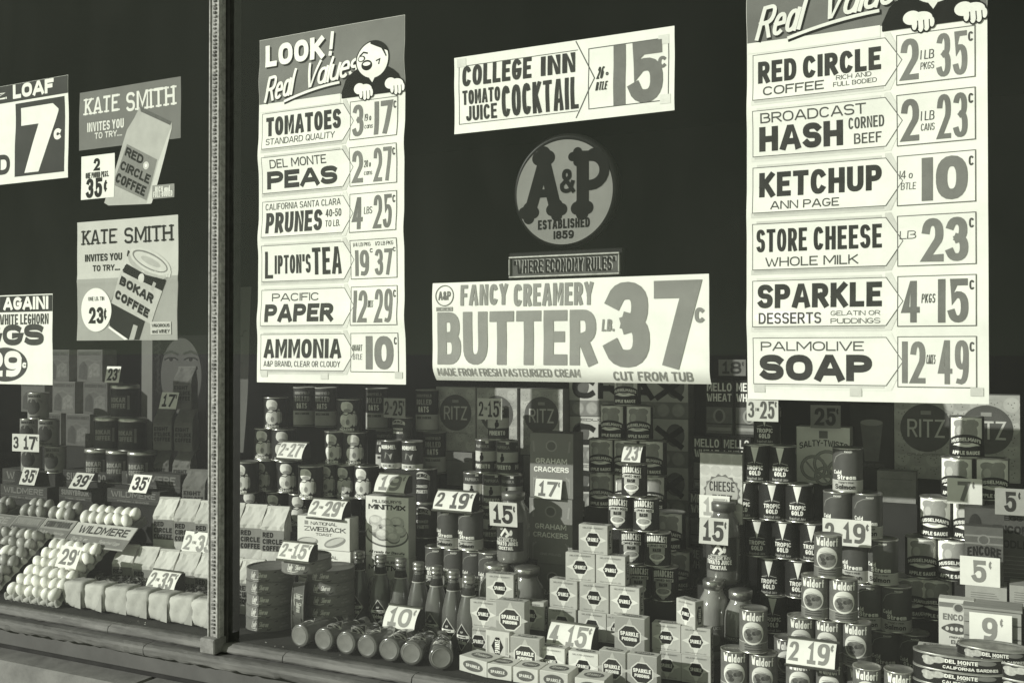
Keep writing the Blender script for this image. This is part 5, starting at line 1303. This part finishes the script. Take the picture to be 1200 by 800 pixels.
def carton(xl, xr, yt, yb, shift, Y, nx, word, p, label, elabel, group, brown=False):
    """open egg carton: the eggs behind, the printed lid folded down over the front"""
    a = pt(xl, yt, Y); b = pt(xr, yt, Y); w = b.x - a.x
    t = thing('open_egg_carton', label, 'egg carton', a, 0, 'open egg cartons')
    S_ = sc((xl + xr) / 2, Y, yt); hh = (yb - yt) / S_; lean = rad(46)
    fwd = hh * 1.0; q = fwd / math.sin(lean) * 1.0
    dirv = Vector((0, -math.sin(lean), -math.cos(lean))); nrm = Vector((0, -math.cos(lean), math.sin(lean)))
    L = hh * 1.12
    lm = mat(.42 if brown is False else (.28 if brown is None else .16), .6, .1, 20); dk = mat(.17 if not brown else .09, .6, .15, 20)
    fm = lambda u, v, l: tuple(Vector((u, 0, 0)) + dirv * (L - v) + nrm * (.0006 + .0004 * l))
    s = Solid(); pts = [Vector((u, 0, 0)) + dirv * v + nrm * e for e in (-.003, 0) for u, v in ((0, 0), (w, 0), (w, L), (0, L))]
    s.raw(pts, [(0, 1, 2, 3), (4, 5, 6, 7), (0, 1, 5, 4), (1, 2, 6, 5), (2, 3, 7, 6), (3, 0, 4, 7)], G4); ld = s.build('lid', t)
    P = Print(); P.rect(.002, L * .46, w - .002, L - .002, lm, 0); P.rect(.002, .002, w - .002, L * .46, dk, 0); P.rect(.002, .002, w - .002, L * .05, G4, .5)
    P.text(word, w * .10, L * .55, w * .92, L * .88, .2, K2 if not brown else G3, 1, .1)
    P.text('One Dozen', w * .08, L * .22, w * .36, L * .38, .16, G4, 1, .1, .2); P.text('Selected Eggs', w * .55, L * .20, w * .90, L * .34, .16, G4, 1, .1, .2); P.ell(w * .5, L * .12, w * .05, L * .09, G5, 1.5, 10)
    P.build('lid_print', fm, ld)
    M = Matrix.Translation(a + Vector((.0, .006, -.012))) @ Matrix.Rotation(rad(24), 4, 'X')
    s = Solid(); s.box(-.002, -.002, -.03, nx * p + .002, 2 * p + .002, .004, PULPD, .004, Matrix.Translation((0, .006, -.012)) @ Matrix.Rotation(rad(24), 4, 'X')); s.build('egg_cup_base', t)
    eggs(M, nx, 2, p, elabel, group, (lambda i, j: False) if brown is False else ((lambda i, j: (i + j) % 3 != 1) if brown is None else (lambda i, j: True)))
    step(a.x + .004, a.x + nx * p - .004, Y + .02, Y + .10, a.z - .075)
carton(92, 162, 611, 640, 13, .34, 6, 'WILDMERE', .0465, 'open carton of white eggs with a pale lettered lid above the 29 card', 'white egg in the open carton with the pale lettered lid', 'eggs in the pale lidded carton')
carton(55, 91, 606.5, 630, 15, .35, 3, 'SUNNYBROOK', .0465, 'small open egg carton with grey lid left of the pale lettered carton', 'egg in the small grey lidded carton next to the pale lid', 'eggs in the small grey lidded carton', None)
carton(22, 54, 603, 626, 15, .36, 3, 'SUNNYBROOK', .0465, 'darker small open egg carton, second one in from the left edge', 'egg in the darker small carton near the left edge', 'eggs in the darker small carton', True)
carton(-45, 21, 597, 622, 15, .37, 6, 'WILDMERE', .0455, 'open egg carton with dark lettered lid cut by the left edge', 'egg in the open dark lidded carton at the left edge', 'eggs in the dark lidded carton', True)

# wrapped butter and the strip of paper grass
stack(K_BUTTER, .075, 32, (160, 729), [[84.5, 109, 133.5, 159, 184.5, 209.5, 234.5]], 'paper wrapped butter block', 'the row along the sill', 'wrapped butter blocks', .0, .10, 0, True, 4)
for i, o in enumerate([o for o in bpy.data.objects if o.get('group') == 'wrapped butter blocks']): o['label'] = 'crumpled paper wrapped butter block, %s from left along the sill' % ORD[i]
def grass():
    s = Solid(); r_ = random.Random(8); a = pt(108, 690, .19); b = pt(258, 700, .19)
    zt = DECK + .062; G = [mat(.07, .8, .3, 40), mat(.14, .8, .3, 40), mat(.26, .7, .2, 40)]
    for k in range(900):
        x = r_.uniform(a.x, b.x); y = r_.uniform(.15, .235); z = zt + r_.uniform(-.006, .014) + (y - .15) * .25; t = r_.uniform(0, 6.28); l = r_.uniform(.006, .016); w = .0022
        d = Vector((math.cos(t), math.sin(t), r_.uniform(-.5, .6))) * l; n = Vector((-math.sin(t), math.cos(t), 0)) * w; c = Vector((x, y, z))
        s.raw([c - d - n, c - d + n, c + d * .2 + n + Vector((0, 0, .005)), c + d + n * .3, c + d * .2 - n + Vector((0, 0, .005))], [(0, 1, 2, 3, 4)], G[k % 3])
    o = s.build('paper_grass'); tag(o, 'dark shredded paper grass behind the wrapped butter blocks', 'paper grass'); o['kind'] = 'stuff'
    step(a.x, b.x, .145, .24, zt - .004)
grass()
# coffee bags
bg_ = stack(K_BAG, .44, 58, (190, 643), [[189.5, 214, 239, 266, 291.5, 318]], 'b', 'p', 'upright coffee bags in the back row', .25, .05, 0, True, 3)
for o, l in zip(bg_, ('leftmost standing pale coffee bag beside the dark egg cartons', 'second standing pale coffee bag from the egg cartons', 'standing pale coffee bag close left of the window post', 'standing pale coffee bag half hidden right behind the window post', 'standing pale coffee bag, middle one right of the window post', 'standing pale coffee bag nearest the toast boxes')): o['label'] = l
bf_ = stack(K_BAG, .29, 58, (190, 702), [[141, 165.5, 190, 214, 238.5, 264, 289, 315]], 'b', 'p', 'coffee bags in the front row', .2, .10, 0, True, 5)
for o, l in zip(bf_, ('leftmost front coffee bag standing beside the front egg tray', 'second front coffee bag from the egg tray, behind the paper grass', 'front coffee bag right behind the curled 2 35 card', 'front coffee bag just right of the curled 2 35 card', 'front coffee bag close left of the window post', 'front coffee bag close right of the window post, behind tins', 'front coffee bag behind the left stack of cake tins', 'front coffee bag behind the topmost tilted cake tin')): o['label'] = l
b8 = stack(K_BAG8, .72, 49, (205, 577), [[184, 211], [187.5, 212.5], [211]], 'b', 'p', 'dark coffee bags under the face picture', .35, .08, 0, True, 6)
for o, l in zip(b8, ('dim lower left coffee bag behind the egg cartons', 'dim lower right coffee bag behind the egg cartons', 'grey coffee bag below the 17 card, left of its pair', 'grey coffee bag below the 17 card, right of its pair', 'single grey coffee bag in front of the printed face')): o['label'] = l
one(K_BAG8, 213, 238, 552, 604, .54, 'dark crumpled coffee bag lying low beside the window post', 'dark coffee bags under the face picture', .2)
stack(K_WHEAT, .88, 37.5, (85, 522), [[57, 91, 126], [38, 74, 111], [67, 104]], 'dim wheat cereal box', 'the back shelf pile', 'wheat cereal boxes', .0, .04)
stack(K_COFFEE, .64, 38.5, (131, 566.5), [[103, 128, 153], [114, 142], [133]], 'black coffee tin', 'the pyramid under the 23 card', 'black coffee tins', .5, .1)
stack(K_TOMATO, .62, 31, (35, 553), [[27, 55], [25, 47], [34]], 'pale tomato can', 'the pyramid at left', 'pale tomato cans', .5, .1)
def face_picture():
    x0, x1 = pt(166, 450, 1.02).x, pt(242, 450, 1.02).x; z0, z1 = pt(200, 545, 1.02).z, pt(200, 393, 1.02).z
    t = thing('face_poster', 'dim upright poster of a face with dark hair behind the coffee bags', 'poster', ((x0 + x1) / 2, 1.02, z0))
    w, h = x1 - x0, z1 - z0; fm = lambda u, v, l: (u - w / 2, -.0008 * l, v)
    s = Solid(); s.box(-w / 2, .001, 0, w / 2, .012, h, mat(.006, .9, .2)); s.build('board', t)
    P = Print(); P.rect(.0, 0, w * .17, h, mat(.13, .6, .1, 8), 1); P.rect(w * .17, 0, w, h, mat(.006, .9, .2), 1); P.build('side_strip', fm, t)
    P = Print(); cx = w * .60
    P.ell(cx, h * .70, w * .38, h * .29, mat(.008, .9, .3, 30), 2, 26); P.ell(cx + w * .02, h * .69, w * .31, h * .29, mat(.065, .6, .14, 5), 3, 30)
    for k in range(9): P.stroke([(cx - w * (.30 + .012 * k), h * (.55 + .045 * k)), (cx - w * (.36 - .008 * k), h * (.58 + .045 * k)), (cx - w * (.30 + .006 * k), h * (.61 + .045 * k))], .010, mat(.02, .9, .2), 3.5 + .05 * k)
    for sx in (-1, 1):
        ex, ey = cx + w * .02 + sx * w * .150, h * .815
        P.stroke([(ex - w * .10, ey + h * .045), (ex, ey + h * .062), (ex + w * .10, ey + h * .040)], .012, mat(.03, .6, .2), 4)
        P.ell(ex, ey, w * .085, h * .013, mat(.085, .6, .1), 4, 14); P.ell(ex, ey, w * .030, h * .013, K, 4.5, 10); P.stroke([(ex - w * .095, ey), (ex - w * .03, ey + h * .014), (ex + w * .06, ey + h * .012), (ex + w * .10, ey - h * .002)], .007, K, 5)
    P.stroke([(cx + w * .0, h * .73), (cx - w * .02, h * .58), (cx + w * .05, h * .57)], .006, mat(.10, .6, .1), 4)
    P.ell(cx + w * .02, h * .49, w * .09, h * .018, mat(.05, .6, .2), 4, 12)
    P.build('printed_face', fm, t)
face_picture()
DI = mat(.03, .6, .2, 20); PD = mat(.42, .7, .1, 14); SL = mat(.70, .7, .05, 14)  # card ink with shade put into its tone: darker, for cards out of the sun
card('3-17', 16, 44, 507.5, 528, .56, 'flat 3 17 price card against the pale tomato cans', 0, False, mat(.55, .7, .08), DI, .1, False)
card('23', 122.5, 139, 429, 448, .60, 'leaning 23 price card on top of the black coffee tins', 3, False, SL, DI)
card('17', 186, 206, 459, 478.5, .68, 'leaning 17 price card on the grey coffee bags', 4, False, SL, DI)
card('35', 22, 40, 547, 567, .57, 'leaning 35 price card nearest the left edge', 6, False, mat(.55, .7, .08), DI)
card('39', 80, 101, 553, 571.5, .54, 'strongly leaning 39 price card between two 35 cards', 10, False, mat(.50, .7, .08), DI)
card('35', 150, 171, 555, 576, .56, 'leaning 35 price card on the carton beside the coffee bags', 7.5, False, SL, DI)
GI = mat(.26, .6, .12, 20)  # same card ink with sunlight put into its tone: paler, for sunlit cards
card('29', 64, 88.5, 638, 663, .10, 'white 29 price card lying on the eggs of the front tray', 8.5, False, W, mat(.16, .6, .1))
card('2-35', 211, 250, 621, 647, .40, 'white 2 for 35 price card between two rows of coffee bags', 7, False, W, GI)
card('2-35', 170, 203, 665, 691, .16, 'curled 2 for 35 price card in front of the front coffee bags', 8, True, W, GI)

# ------------------------------------------------------------------ right window: left half
def banner():
    Y = .30; v = [pt(266, 337, Y), pt(296, 336, Y), pt(285, 530, Y), pt(263, 530, Y)]
    c = pt(276, 530, Y); t = thing('paper_banner', 'long dim grey paper banner hanging beside the window post', 'banner', c)
    L = lambda a, b: v[0] * (1 - a) * (1 - b) + v[1] * a * (1 - b) + v[2] * a * b + v[3] * (1 - a) * b
    fm = lambda u, w, l: tuple(L(u, 1 - w) - c + Vector((0, -.0006 * l + .006 * math.sin(5 * w), 0)))
    P = Print(); P.rect(0, 0, 1, 1, mat(.085, .8, .15, 6), 0, 4, 24); P.build('sheet', fm, t)
    P = Print(); P.text('Your', .10, .70, .90, .76, .13, K2, 2, .04, .3); P.text('THE', .2, .56, .5, .58, .2, K2, 2); P.text('SWEET', .1, .525, .8, .545, .2, K2, 2); P.text('A', .2, .49, .35, .51, .2, K2, 2); P.build('lettering', fm, t)
    s = Solid(); tp = (v[0] + v[1]) / 2 - c; s.box(tp.x - .001, .001, tp.z, tp.x + .001, .003, TOP - c.z, K2); s.build('cord', t)
banner()
stack(K_OATS, .84, 48, (434, 503), [[401, 446, 502], [348.5, 373.5, 434, 493]], 'dark oats canister with pale base', 'the back shelf below the tomatoes poster', 'oats canisters', .5, .1, 1)
for o, l in zip([o for o in bpy.data.objects if o.get('group') == 'oats canisters'], ('dark oats canister low behind the fruit cans', 'lower oats canister left behind the chili cans', 'lower oats canister right of the chili cans', 'upper oats canister, leftmost under the tall poster', 'upper oats canister, second under the tall poster', 'upper oats canister left of the 2 for 25 card', 'upper oats canister right of the 2 for 25 card')): o['label'] = l
stack(K_FRUIT, .60, 37.3, (330, 615), [[286, 316, 343, 373, 401], [(279, -.10), 304, 328, (355, -.10), 378, 400, 421], [302, 323, 386, 407], [313, 400]], 'dark fruit can', 'the pyramid below the tomatoes poster', 'dark fruit cans', .55, .3)
card('2-27', 324, 353, 516, 537, .52, 'curled 2 for 27 price card among the dark fruit cans', 3, True, W, GI)
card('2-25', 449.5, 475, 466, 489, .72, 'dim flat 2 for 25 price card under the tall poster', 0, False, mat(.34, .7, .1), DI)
one(K_HEINZ, 455, 477, 489, 516, .74, 'dark plain can directly under the 2 for 25 card', 'dark cans near the biscuit mix')
stack(K_HORMEL, .66, 33.5, (465, 550), [[452, 476.5]], 'dark chili can', 'the pair above the 19 card', 'chili cans', .35, .06)
stack(K_HEINZ, .66, 41, (490, 631), [[491], [490.5]], 'dark spaghetti can', 'the column right of the biscuit mix', 'dark cans near the biscuit mix', .4, .06)
one(K_HEINZ, 420, 441, 553, 594, .70, 'dark spaghetti can left behind the biscuit mix boxes', 'dark cans near the biscuit mix', .3)
mm = stack(K_MINT, .48, 71, (453, 719), [[453], [452.5]], 'm', 'p', 'biscuit mix boxes', .12, .02)
mm[0]['label'] = 'lower biscuit mix box half hidden behind the bottles'; mm[1]['label'] = 'upper biscuit mix box printed with a plate of biscuits'
card('19', 438, 473, 553, 576.5, .48, 'curled 19 price card on top of the biscuit mix box', 3, True, W, GI)
zz = stack(K_ZWIE, .40, 38.6, (378, 725), [[379], [379], [377.5]], 'z', 'p', 'toast boxes', .10, .03)
for o, l in zip(zz, ('lowest toast box mostly hidden behind the bottles', 'middle toast box of the stack of three', 'top toast box under the 2 for 29 card')): o['label'] = l
card('2-29', 360, 400, 582, 606, .40, 'curled 2 for 29 price card on the toast boxes', 3, True, W, GI)
stack(K_CAKE, .13, 14.3, (298, 743.5), [[298]] * 5, 'round grey cake tin', 'the left stack', 'round cake tins', .85, .05)
stack(K_CAKE, .22, 14.2, (370, 742), [[370]] * 5, 'round grey cake tin', 'the right stack', 'round cake tins', .95, .05)
for o in bpy.data.objects:
    if o.get('group') == 'round cake tins': o['label'] = o['label'].replace(' alone in ', ', ').replace(' row of ', ' one of ')
kk = 14.3 / sc(298, .13, 743) / .040
v = pt(331, 722, .10); o = K_CAKE.new('round cake tin standing on its edge between two tin stacks', (v.x - .02 * kk, .10 + .08 * kk, DECK + .081 * kk), 0, kk, 'round cake tins'); o.rotation_euler = (0, rad(90), rad(33))
v = pt(341, 671, .10); o = K_CAKE.new('cake tin lying across both stacks under the 2 for 15 card', (v.x, .10 + .08 * kk, v.z), .4, kk, 'round cake tins'); o.rotation_euler = (rad(3), rad(-2), .62)
card('2-15', 325, 361, 632, 655, .085, 'curled 2 for 15 price card on the topmost cake tin', 4, True, W, GI)
# ketchup bottles
for i, (px, Yb) in enumerate(zip((415, 440.5, 464, 485, 506, 526, 544), (.385, .365, .345, .32, .295, .265, .225))):
    v = pt(px, 730, Yb)
    K_BOTTLE.new('dark ketchup bottle standing upright, %s from left' % ORD[i], (v.x, Yb + .03, DECK), turn(px) * (.35 if i < 4 else -.25) + (0, .1, 0, -.1, .1, .05, .0)[i], 1.07, 'standing ketchup bottles')
for i, (px, py, rz) in enumerate(zip((351, 379, 405, 430, 456, 482, 517), (747.5, 750, 755, 758, 762, 765, 769), (-2, 0, 2, 3, 6, 12, 30))):
    v = pt(px, py, .045)
    o = K_BOTTLE.new('dark ketchup bottle lying with its base to the glass, %s from left' % ORD[i], (v.x, .045, DECK + .0365 * 1.04), 0, 1.04, 'lying ketchup bottles')
    o.rotation_euler = (rad(-90), rad((-20, 10, 25, -15, 20, 5, 0)[i]), rad(rz))
card('10', 448, 485, 706, 735, .19, 'curled 10 price card among the ketchup bottles', 4, True, W, GI)
stack(K_PASTE, .76, 39.7, (580, 635), [[571, 595], [549, 572, 594], [563.5, 588.5], [578]], 'small banded can', 'the pyramid by the crackers', 'small banded cans', .3, .2)
card('2-15', 560, 588, 466, 491, .74, 'flat 2 for 15 price card on the small banded cans', 0, False, mat(.6, .7, .08), DI, .05)
stack(K_SALMON, .50, 45.3, (518, 688), [[505, 527, 549, 568], [519, 544]], 'dark salmon can', 'the stack behind the bottles', 'dark salmon cans behind the bottles', .3, .1)
card('2-19', 507, 552, 572, 597, .48, 'curled 2 19 price card on the salmon cans behind the bottles', 3, True, W, mat(.10, .6, .2), 0, False)
one(K_COCK, 575, 609, 579, 661, .44, 'tomato cocktail jar behind the 15 card left of the graham boxes', 'tomato cocktail jars')
one(K_JAR, 553, 590, 658, 746, .37, 'plain juice jar standing left under the cocktail jar', 'plain juice jars')
one(K_JAR, 589, 626, 662, 751, .37, 'plain juice jar beside the lowest graham box', 'plain juice jars')
card('15', 574.5, 606, 587, 615, .42, 'flat 15 price card on the cocktail jar left of the graham boxes', -1, False, mat(.50, .7, .08), DI, .05)
stack(K_RITZ, .92, 77, (583, 531), [[533.5, 582, 634]], 'round-cracker box', 'x', 'round-cracker boxes at left', .0, .03)
for o, l in zip([o for o in bpy.data.objects if o.get('group') == 'round-cracker boxes at left'], ('cracker box left of the flat 2 for 15 card', 'cracker box behind the flat 2 for 15 card', 'cracker box above the graham boxes')): o['label'] = l
stack(K_SIDE, .90, 40, (583, 572), [[533, 583, 634]], 'plain cracker box lying under the round-cracker boxes', '', 'plain cracker boxes', .0, .03, lift=True)
for i, o in enumerate([o for o in bpy.data.objects if o.get('group') == 'plain cracker boxes']): o['label'] = 'dim plain box supporting the %s round-cracker box from left' % ORD[i]
gg = stack(K_GRAHAM, .60, 77, (648, 736), [[647], [645], [645.5]], 'g', 'p', 'graham cracker boxes', .03, .02)
for o, l in zip(gg, ('lowest graham cracker box behind the dessert boxes', 'middle graham cracker box below the 17 card', 'top graham cracker box behind the 17 card')): o['label'] = l
card('17', 626, 657, 560, 583, .58, 'flat 17 price card on the graham cracker boxes', 2, False, mat(.66, .7, .06), mat(.14, .6, .1))

# ------------------------------------------------------------------ right window: right half
stack(K_CRAX, .98, 55.7, (735, 656), [[735]] * 4, 'wide biscuit box', 'the pile behind the dark cans', 'wide biscuit boxes', .0, .0)
stack(K_SAUCE, .72, 40.6, (730, 597), [[700, 730, 760], [700, 730, 760], [714, 744], [730]], 'shaded applesauce can', 'the pyramid under the butter sign', 'shaded applesauce cans', .3, .12)
stack(K_SAUCE, .66, 44.5, (790, 691), [[789], [781]], 'applesauce can', 'the column right of the hash', 'applesauce cans by the hash', .2, .1)
stack(K_HASH, .48, 39.7, (765, 704), [[744, 774.5], [735.5, 766], [722, 752], [738]], 'dark hash can', 'the pyramid under the 23 card', 'dark hash cans', .5, .12)
card('23', 728, 750, 519, 542, .46, 'curled 23 price card on top of the hash cans', 6, True, W, GI)
gs = 'gelatin dessert boxes in the tall pile'
stack(K_SPK, .30, 34, (694, 751), [[658, 693.5, 724], [660, 695.5, 732], [679, 715], [695]], 'small dessert box', 'the tall pile behind the 4 15 card', gs, .10, .07, 0, True, 9)
stack(K_SPK, .23, 32.7, (566, 771), [[560], [566, (620, .05)], [585]], 'small dessert box', 'the low pile by the bottles', 'gelatin dessert boxes by the bottles', .10, .06)
stack(K_SPK, .27, 32.7, (805, 801), [[781, 815.5], [780, 815]], 'small dessert box', 'the pile left of the jars', 'gelatin dessert boxes by the jars', .08, .06)
o = one(K_SPK, 792, 821, 703, 735.5, .28, 'small dessert box turned to show its side, beside a juice jar', 'gelatin dessert boxes by the jars', -.45, False)
o = one(K_PUD, 720, 756, 723, 767, .23, 'tall pudding box standing right of the 4 15 card', 'pudding boxes', -.03)
one(K_PUD, 702, 733, 760, 801, .14, 'pudding box in the bottom row, left one of two', 'pudding boxes')
one(K_PUD, 735, 770, 766, 808, .14, 'pudding box in the bottom row, right one of two', 'pudding boxes')
one(K_PUD, 581, 614, 704, 747, .17, 'pudding box leaning forward in the pile by the bottles', 'pudding boxes', .05)
one(K_PUD, 598, 632, 746, 788, .13, 'pudding box low beside the box on its end', 'pudding boxes', .03)
one(K_SPL, 628, 662, 753, 786, .15, 'pale dessert box in the bottom row under the 4 15 card, left', 'gelatin dessert boxes in front')
one(K_SPL, 666, 701, 761, 794, .15, 'pale dessert box in the bottom row under the 4 15 card, right', 'gelatin dessert boxes in front')
one(K_END, 569, 597, 739, 772, .15, 'pale dessert box standing on its end by the bottles', 'gelatin dessert boxes in front')
gf = 'flat dessert boxes along the sill'
one(K_FLAT, 538, 577, 774, 792, .06, 'flat lying dessert box nearest the bottles', gf, -.25)
one(K_FLAT, 567, 599, 787, 804, .05, 'flat lying dessert box, second from the bottles', gf, .02)
one(K_FLAT, 601, 630, 790, 808, .05, 'flat lying dessert box, third from the bottles', gf, .02)
one(K_FLAT, 632, 665, 795, 814, .05, 'flat lying dessert box, fourth from the bottles', gf, .02)
one(K_FLAT, 673, 707, 799, 818, .04, 'flat lying dessert box farthest right at the bottom edge', gf, .05)
card('4-15', 640, 692, 725, 757, .20, 'large curled 4 15 price card in the middle of the dessert boxes', 4, True, W, GI, 0, False)
one(K_COCK, 822, 861, 591, 687, .50, 'tomato cocktail jar behind the 15 card below the cheese crackers', 'tomato cocktail jars')
one(K_JAR, 813, 847, 683, 774, .42, 'juice jar hidden behind the turned dessert box', 'juice jars by the corn pudding')
one(K_JAR, 843, 881, 688, 780, .42, 'grey juice jar left of the tall dark can column', 'juice jars by the corn pudding')
card('15', 819, 853, 605, 636, .47, 'flat 15 price card on the jar below the cheese crackers', 1, False, mat(.55, .7, .08), mat(.06, .6, .2))
one(K_CHEESE, 820, 870, 531, 613, .60, 'pale cheese cracker box behind two price cards', 'cheese cracker box')
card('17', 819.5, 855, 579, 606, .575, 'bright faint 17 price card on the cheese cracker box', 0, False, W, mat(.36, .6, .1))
stack(K_MELLO, .95, 66, (845, 577), [[822], [824], [828, 863], [843, 878]], 'dark wheat cereal box', 'the tall pile behind cheese crackers', 'dark wheat cereal boxes', .0, .02, 2)
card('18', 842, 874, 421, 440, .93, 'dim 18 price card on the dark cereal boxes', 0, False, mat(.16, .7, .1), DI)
stack(K_TROPIC, .60, 44.3, (915, 744), [[903], [900, 933], [885, 918, 951], [870, 902, 934], [884, 914.5], [896]], 'dark juice can', 'the tower under the 3 for 25', 'dark juice cans', .25, .12)
card('3-25', 875, 912, 466, 493, .018, 'white 3 for 25 price card under the left corner of the large poster', 0, False, mat(.62, .7, .06), mat(.10, .6, .1))
one(K_SALTY, 933, 996, 500, 567, .86, 'white pretzel box under the dim 25 card', 'pretzel box')
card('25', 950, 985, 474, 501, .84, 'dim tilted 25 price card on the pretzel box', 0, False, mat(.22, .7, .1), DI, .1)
one(K_DRINK, 996, 1047, 474, 549, .93, 'dark box printed with a tumbler behind the salmon cans', 'tumbler box')
one(K_SIDE, 1037, 1064, 552, 589, .80, 'small plain grey box right of the top salmon can', 'small box')
stack(K_SALMON, .44, 53.6, (1045, 795), [[1035, 1069], [1015.5, 1048.5], [1000, 1032.5], [980, 1014.5], [991.5]], 'salmon can', 'the stack behind the corn puddings', 'salmon cans at right', .35, .12)
card('2-19', 964, 1021, 606, 637, .41, 'flat 2 19 price card on the salmon cans at right', -1, False, mat(.66, .7, .06), mat(.12, .6, .1), 0, False)
stack(K_CORN, .24, 50, (968, 769), [[934, 970, 1007], [936, 969, 1002], [952.5, 986], [968]], 'pudding can', 'the pyramid around the large 2 19', 'pudding cans in the pyramid', .55, .12, 1)
stack(K_CORN, .22, 51, (880, 822), [[857, 891], [879]], 'pudding can', 'the three beside the juice jar', 'pudding cans by the jar', .55, .12)
one(K_CORN, 904, 934, 757, 806, .40, 'dim pudding can set back between two groups', 'pudding cans by the jar', .2)
one(K_CORN, 997, 1031, 784, 836, .10, 'front pudding can cut by the bottom edge, left of two', 'front pudding cans', .1)
one(K_CORN, 1034, 1070, 788, 842, .10, 'front pudding can cut by the bottom edge, right of two', 'front pudding cans', .1)
card('2-19', 921, 978, 744, 778, .17, 'large curled 2 19 price card in front of the pudding cans', 3, True, W, GI, 0, False)
stack(K_SAUCE, .57, 48, (1090, 727), [[1066, 1097], [1079, 1116], [1097, 1136], [1122.5, 1162], [1133]], 'applesauce can', 'the tall pile around the 7 card', 'applesauce cans at right', .2, .15)
stack(K_RITZ, .92, 100, (1085, 561), [[1085, 1156]], 'round-cracker box', 'x', 'round-cracker boxes at right', .0, .02)
for o, l in zip([o for o in bpy.data.objects if o.get('group') == 'round-cracker boxes at right'], ('cracker box left behind the top applesauce can', 'cracker box right behind the top applesauce can')): o['label'] = l
card('7', 1110, 1151, 559, 589, .52, 'white 7 price card on the applesauce cans', 0, False, mat(.74, .7, .05), mat(.20, .6, .1), .05)
one(K_DARKB, 1130, 1216, 596, 690, .48, 'large dark noodle box behind the small noodle box', 'noodle boxes')
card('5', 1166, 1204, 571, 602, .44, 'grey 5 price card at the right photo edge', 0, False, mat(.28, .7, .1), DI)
one(K_ENC, 1130, 1176, 617, 687, .40, 'small upright noodle box behind the white 5 card', 'noodle boxes')
card('5', 1125, 1172, 650, 684, .37, 'white 5 price card on the upright noodle box', 1, False, mat(.66, .7, .05), mat(.20, .6, .1))
one(K_LYING, 1131, 1180, 687, 713, .37, 'pale noodle box lying under the upright noodle box', 'lying noodle boxes')
one(K_LYING, 1183, 1225, 687, 714, .37, 'pale noodle box lying at the right photo edge', 'lying noodle boxes')
one(K_ENCL, 1100, 1142, 702, 764, .30, 'white macaroni box left of the 9 card', 'noodle boxes')
def crate_make(root):
    w, h, d = .19, .115, .10; m = mat(.28, .75, .3, 30, .3, kind='grain')
    for k in range(3):
        s = Solid(); s.box(-w / 2, -d / 2, h * k / 3 + .001, w / 2, -d / 2 + .008, h * (k + 1) / 3 - .001, m, .0015); s.build('front_board', root)
    s = Solid(); s.box(-w / 2, -d / 2 + .008, 0, -w / 2 + .010, d / 2, h, m, .001); s.box(w / 2 - .010, -d / 2 + .008, 0, w / 2, d / 2, h, m, .001); s.box(-w / 2 + .01, d / 2 - .008, 0, w / 2 - .01, d / 2, h, m, .001); s.box(-w / 2 + .01, -d / 2 + .008, 0, w / 2 - .01, d / 2 - .008, .008, m); s.build('box_body', root)
    s = Solid(); s.box(-w / 2 - .004, -d / 2 - .006, h, w / 2 + .004, d / 2, h + .008, m, .002); s.build('lid_board', root)
K_CRATE = Kind('wooden_box', 'wooden box', .123, .05, .095, crate_make)
one(K_CRATE, 1129, 1197, 712, 763, .25, 'small wooden box behind the white 9 card')
card('9', 1136, 1186, 716, 752, .235, 'white 9 price card on the small wooden box', 0, False, W, mat(.22, .6, .1))
stack(K_SARD, .08, 17.5, (1123, 822), [[1123]] * 3, 'oval sardine tin', 'the front stack', 'oval sardine tins', .0, .03)
for o in bpy.data.objects:
    if o.get('group') == 'oval sardine tins': o['label'] = o['label'].replace(' alone in ', ', ').replace(' row of ', ' one of ')
one(K_SARD, 1120, 1208, 761, 778, .11, 'oval sardine tin overlapping the top of the front stack', 'oval sardine tins')
stack(K_SARD, .09, 18, (1215, 818), [[1222], [1222]], 'oval sardine tin', 'stack at the right edge', 'oval sardine tins at the edge', .0, .03)
for o, l in zip([o for o in bpy.data.objects if o.get('group') == 'oval sardine tins at the edge'], ('lower sardine tin at the right photo edge', 'upper sardine tin at the right photo edge')): o['label'] = l
one(K_SPL, 1075, 1112, 758, 802, .20, 'white box standing behind the front sardine stack', 'white box')
# flakes of old paint and crumbs along the sill
def flakes():
    s = Solid(); r_ = random.Random(31); m = mat(.7, .7, .1)
    for k in range(46):
        x = r_.uniform(-3.6, .5); y, z = ((r_.uniform(-.026, .01), .5825) if k % 2 else (r_.uniform(.02, .05), DECK + .001)); l = r_.uniform(.0015, .005); t = r_.uniform(0, 6)
        c = Vector((x, y, z)); a = Vector((math.cos(t) * l, math.sin(t) * l, r_.uniform(0, .002))); b = Vector((-math.sin(t) * l * .6, math.cos(t) * l * .6, 0))
        s.raw([c - a, c + b, c + a, c - b * .7], [(0, 1, 2, 3)], m)
    o = s.build('paint_flakes'); tag(o, 'white flakes of old paint scattered along the sill', 'paint flakes'); o['kind'] = 'stuff'
flakes()
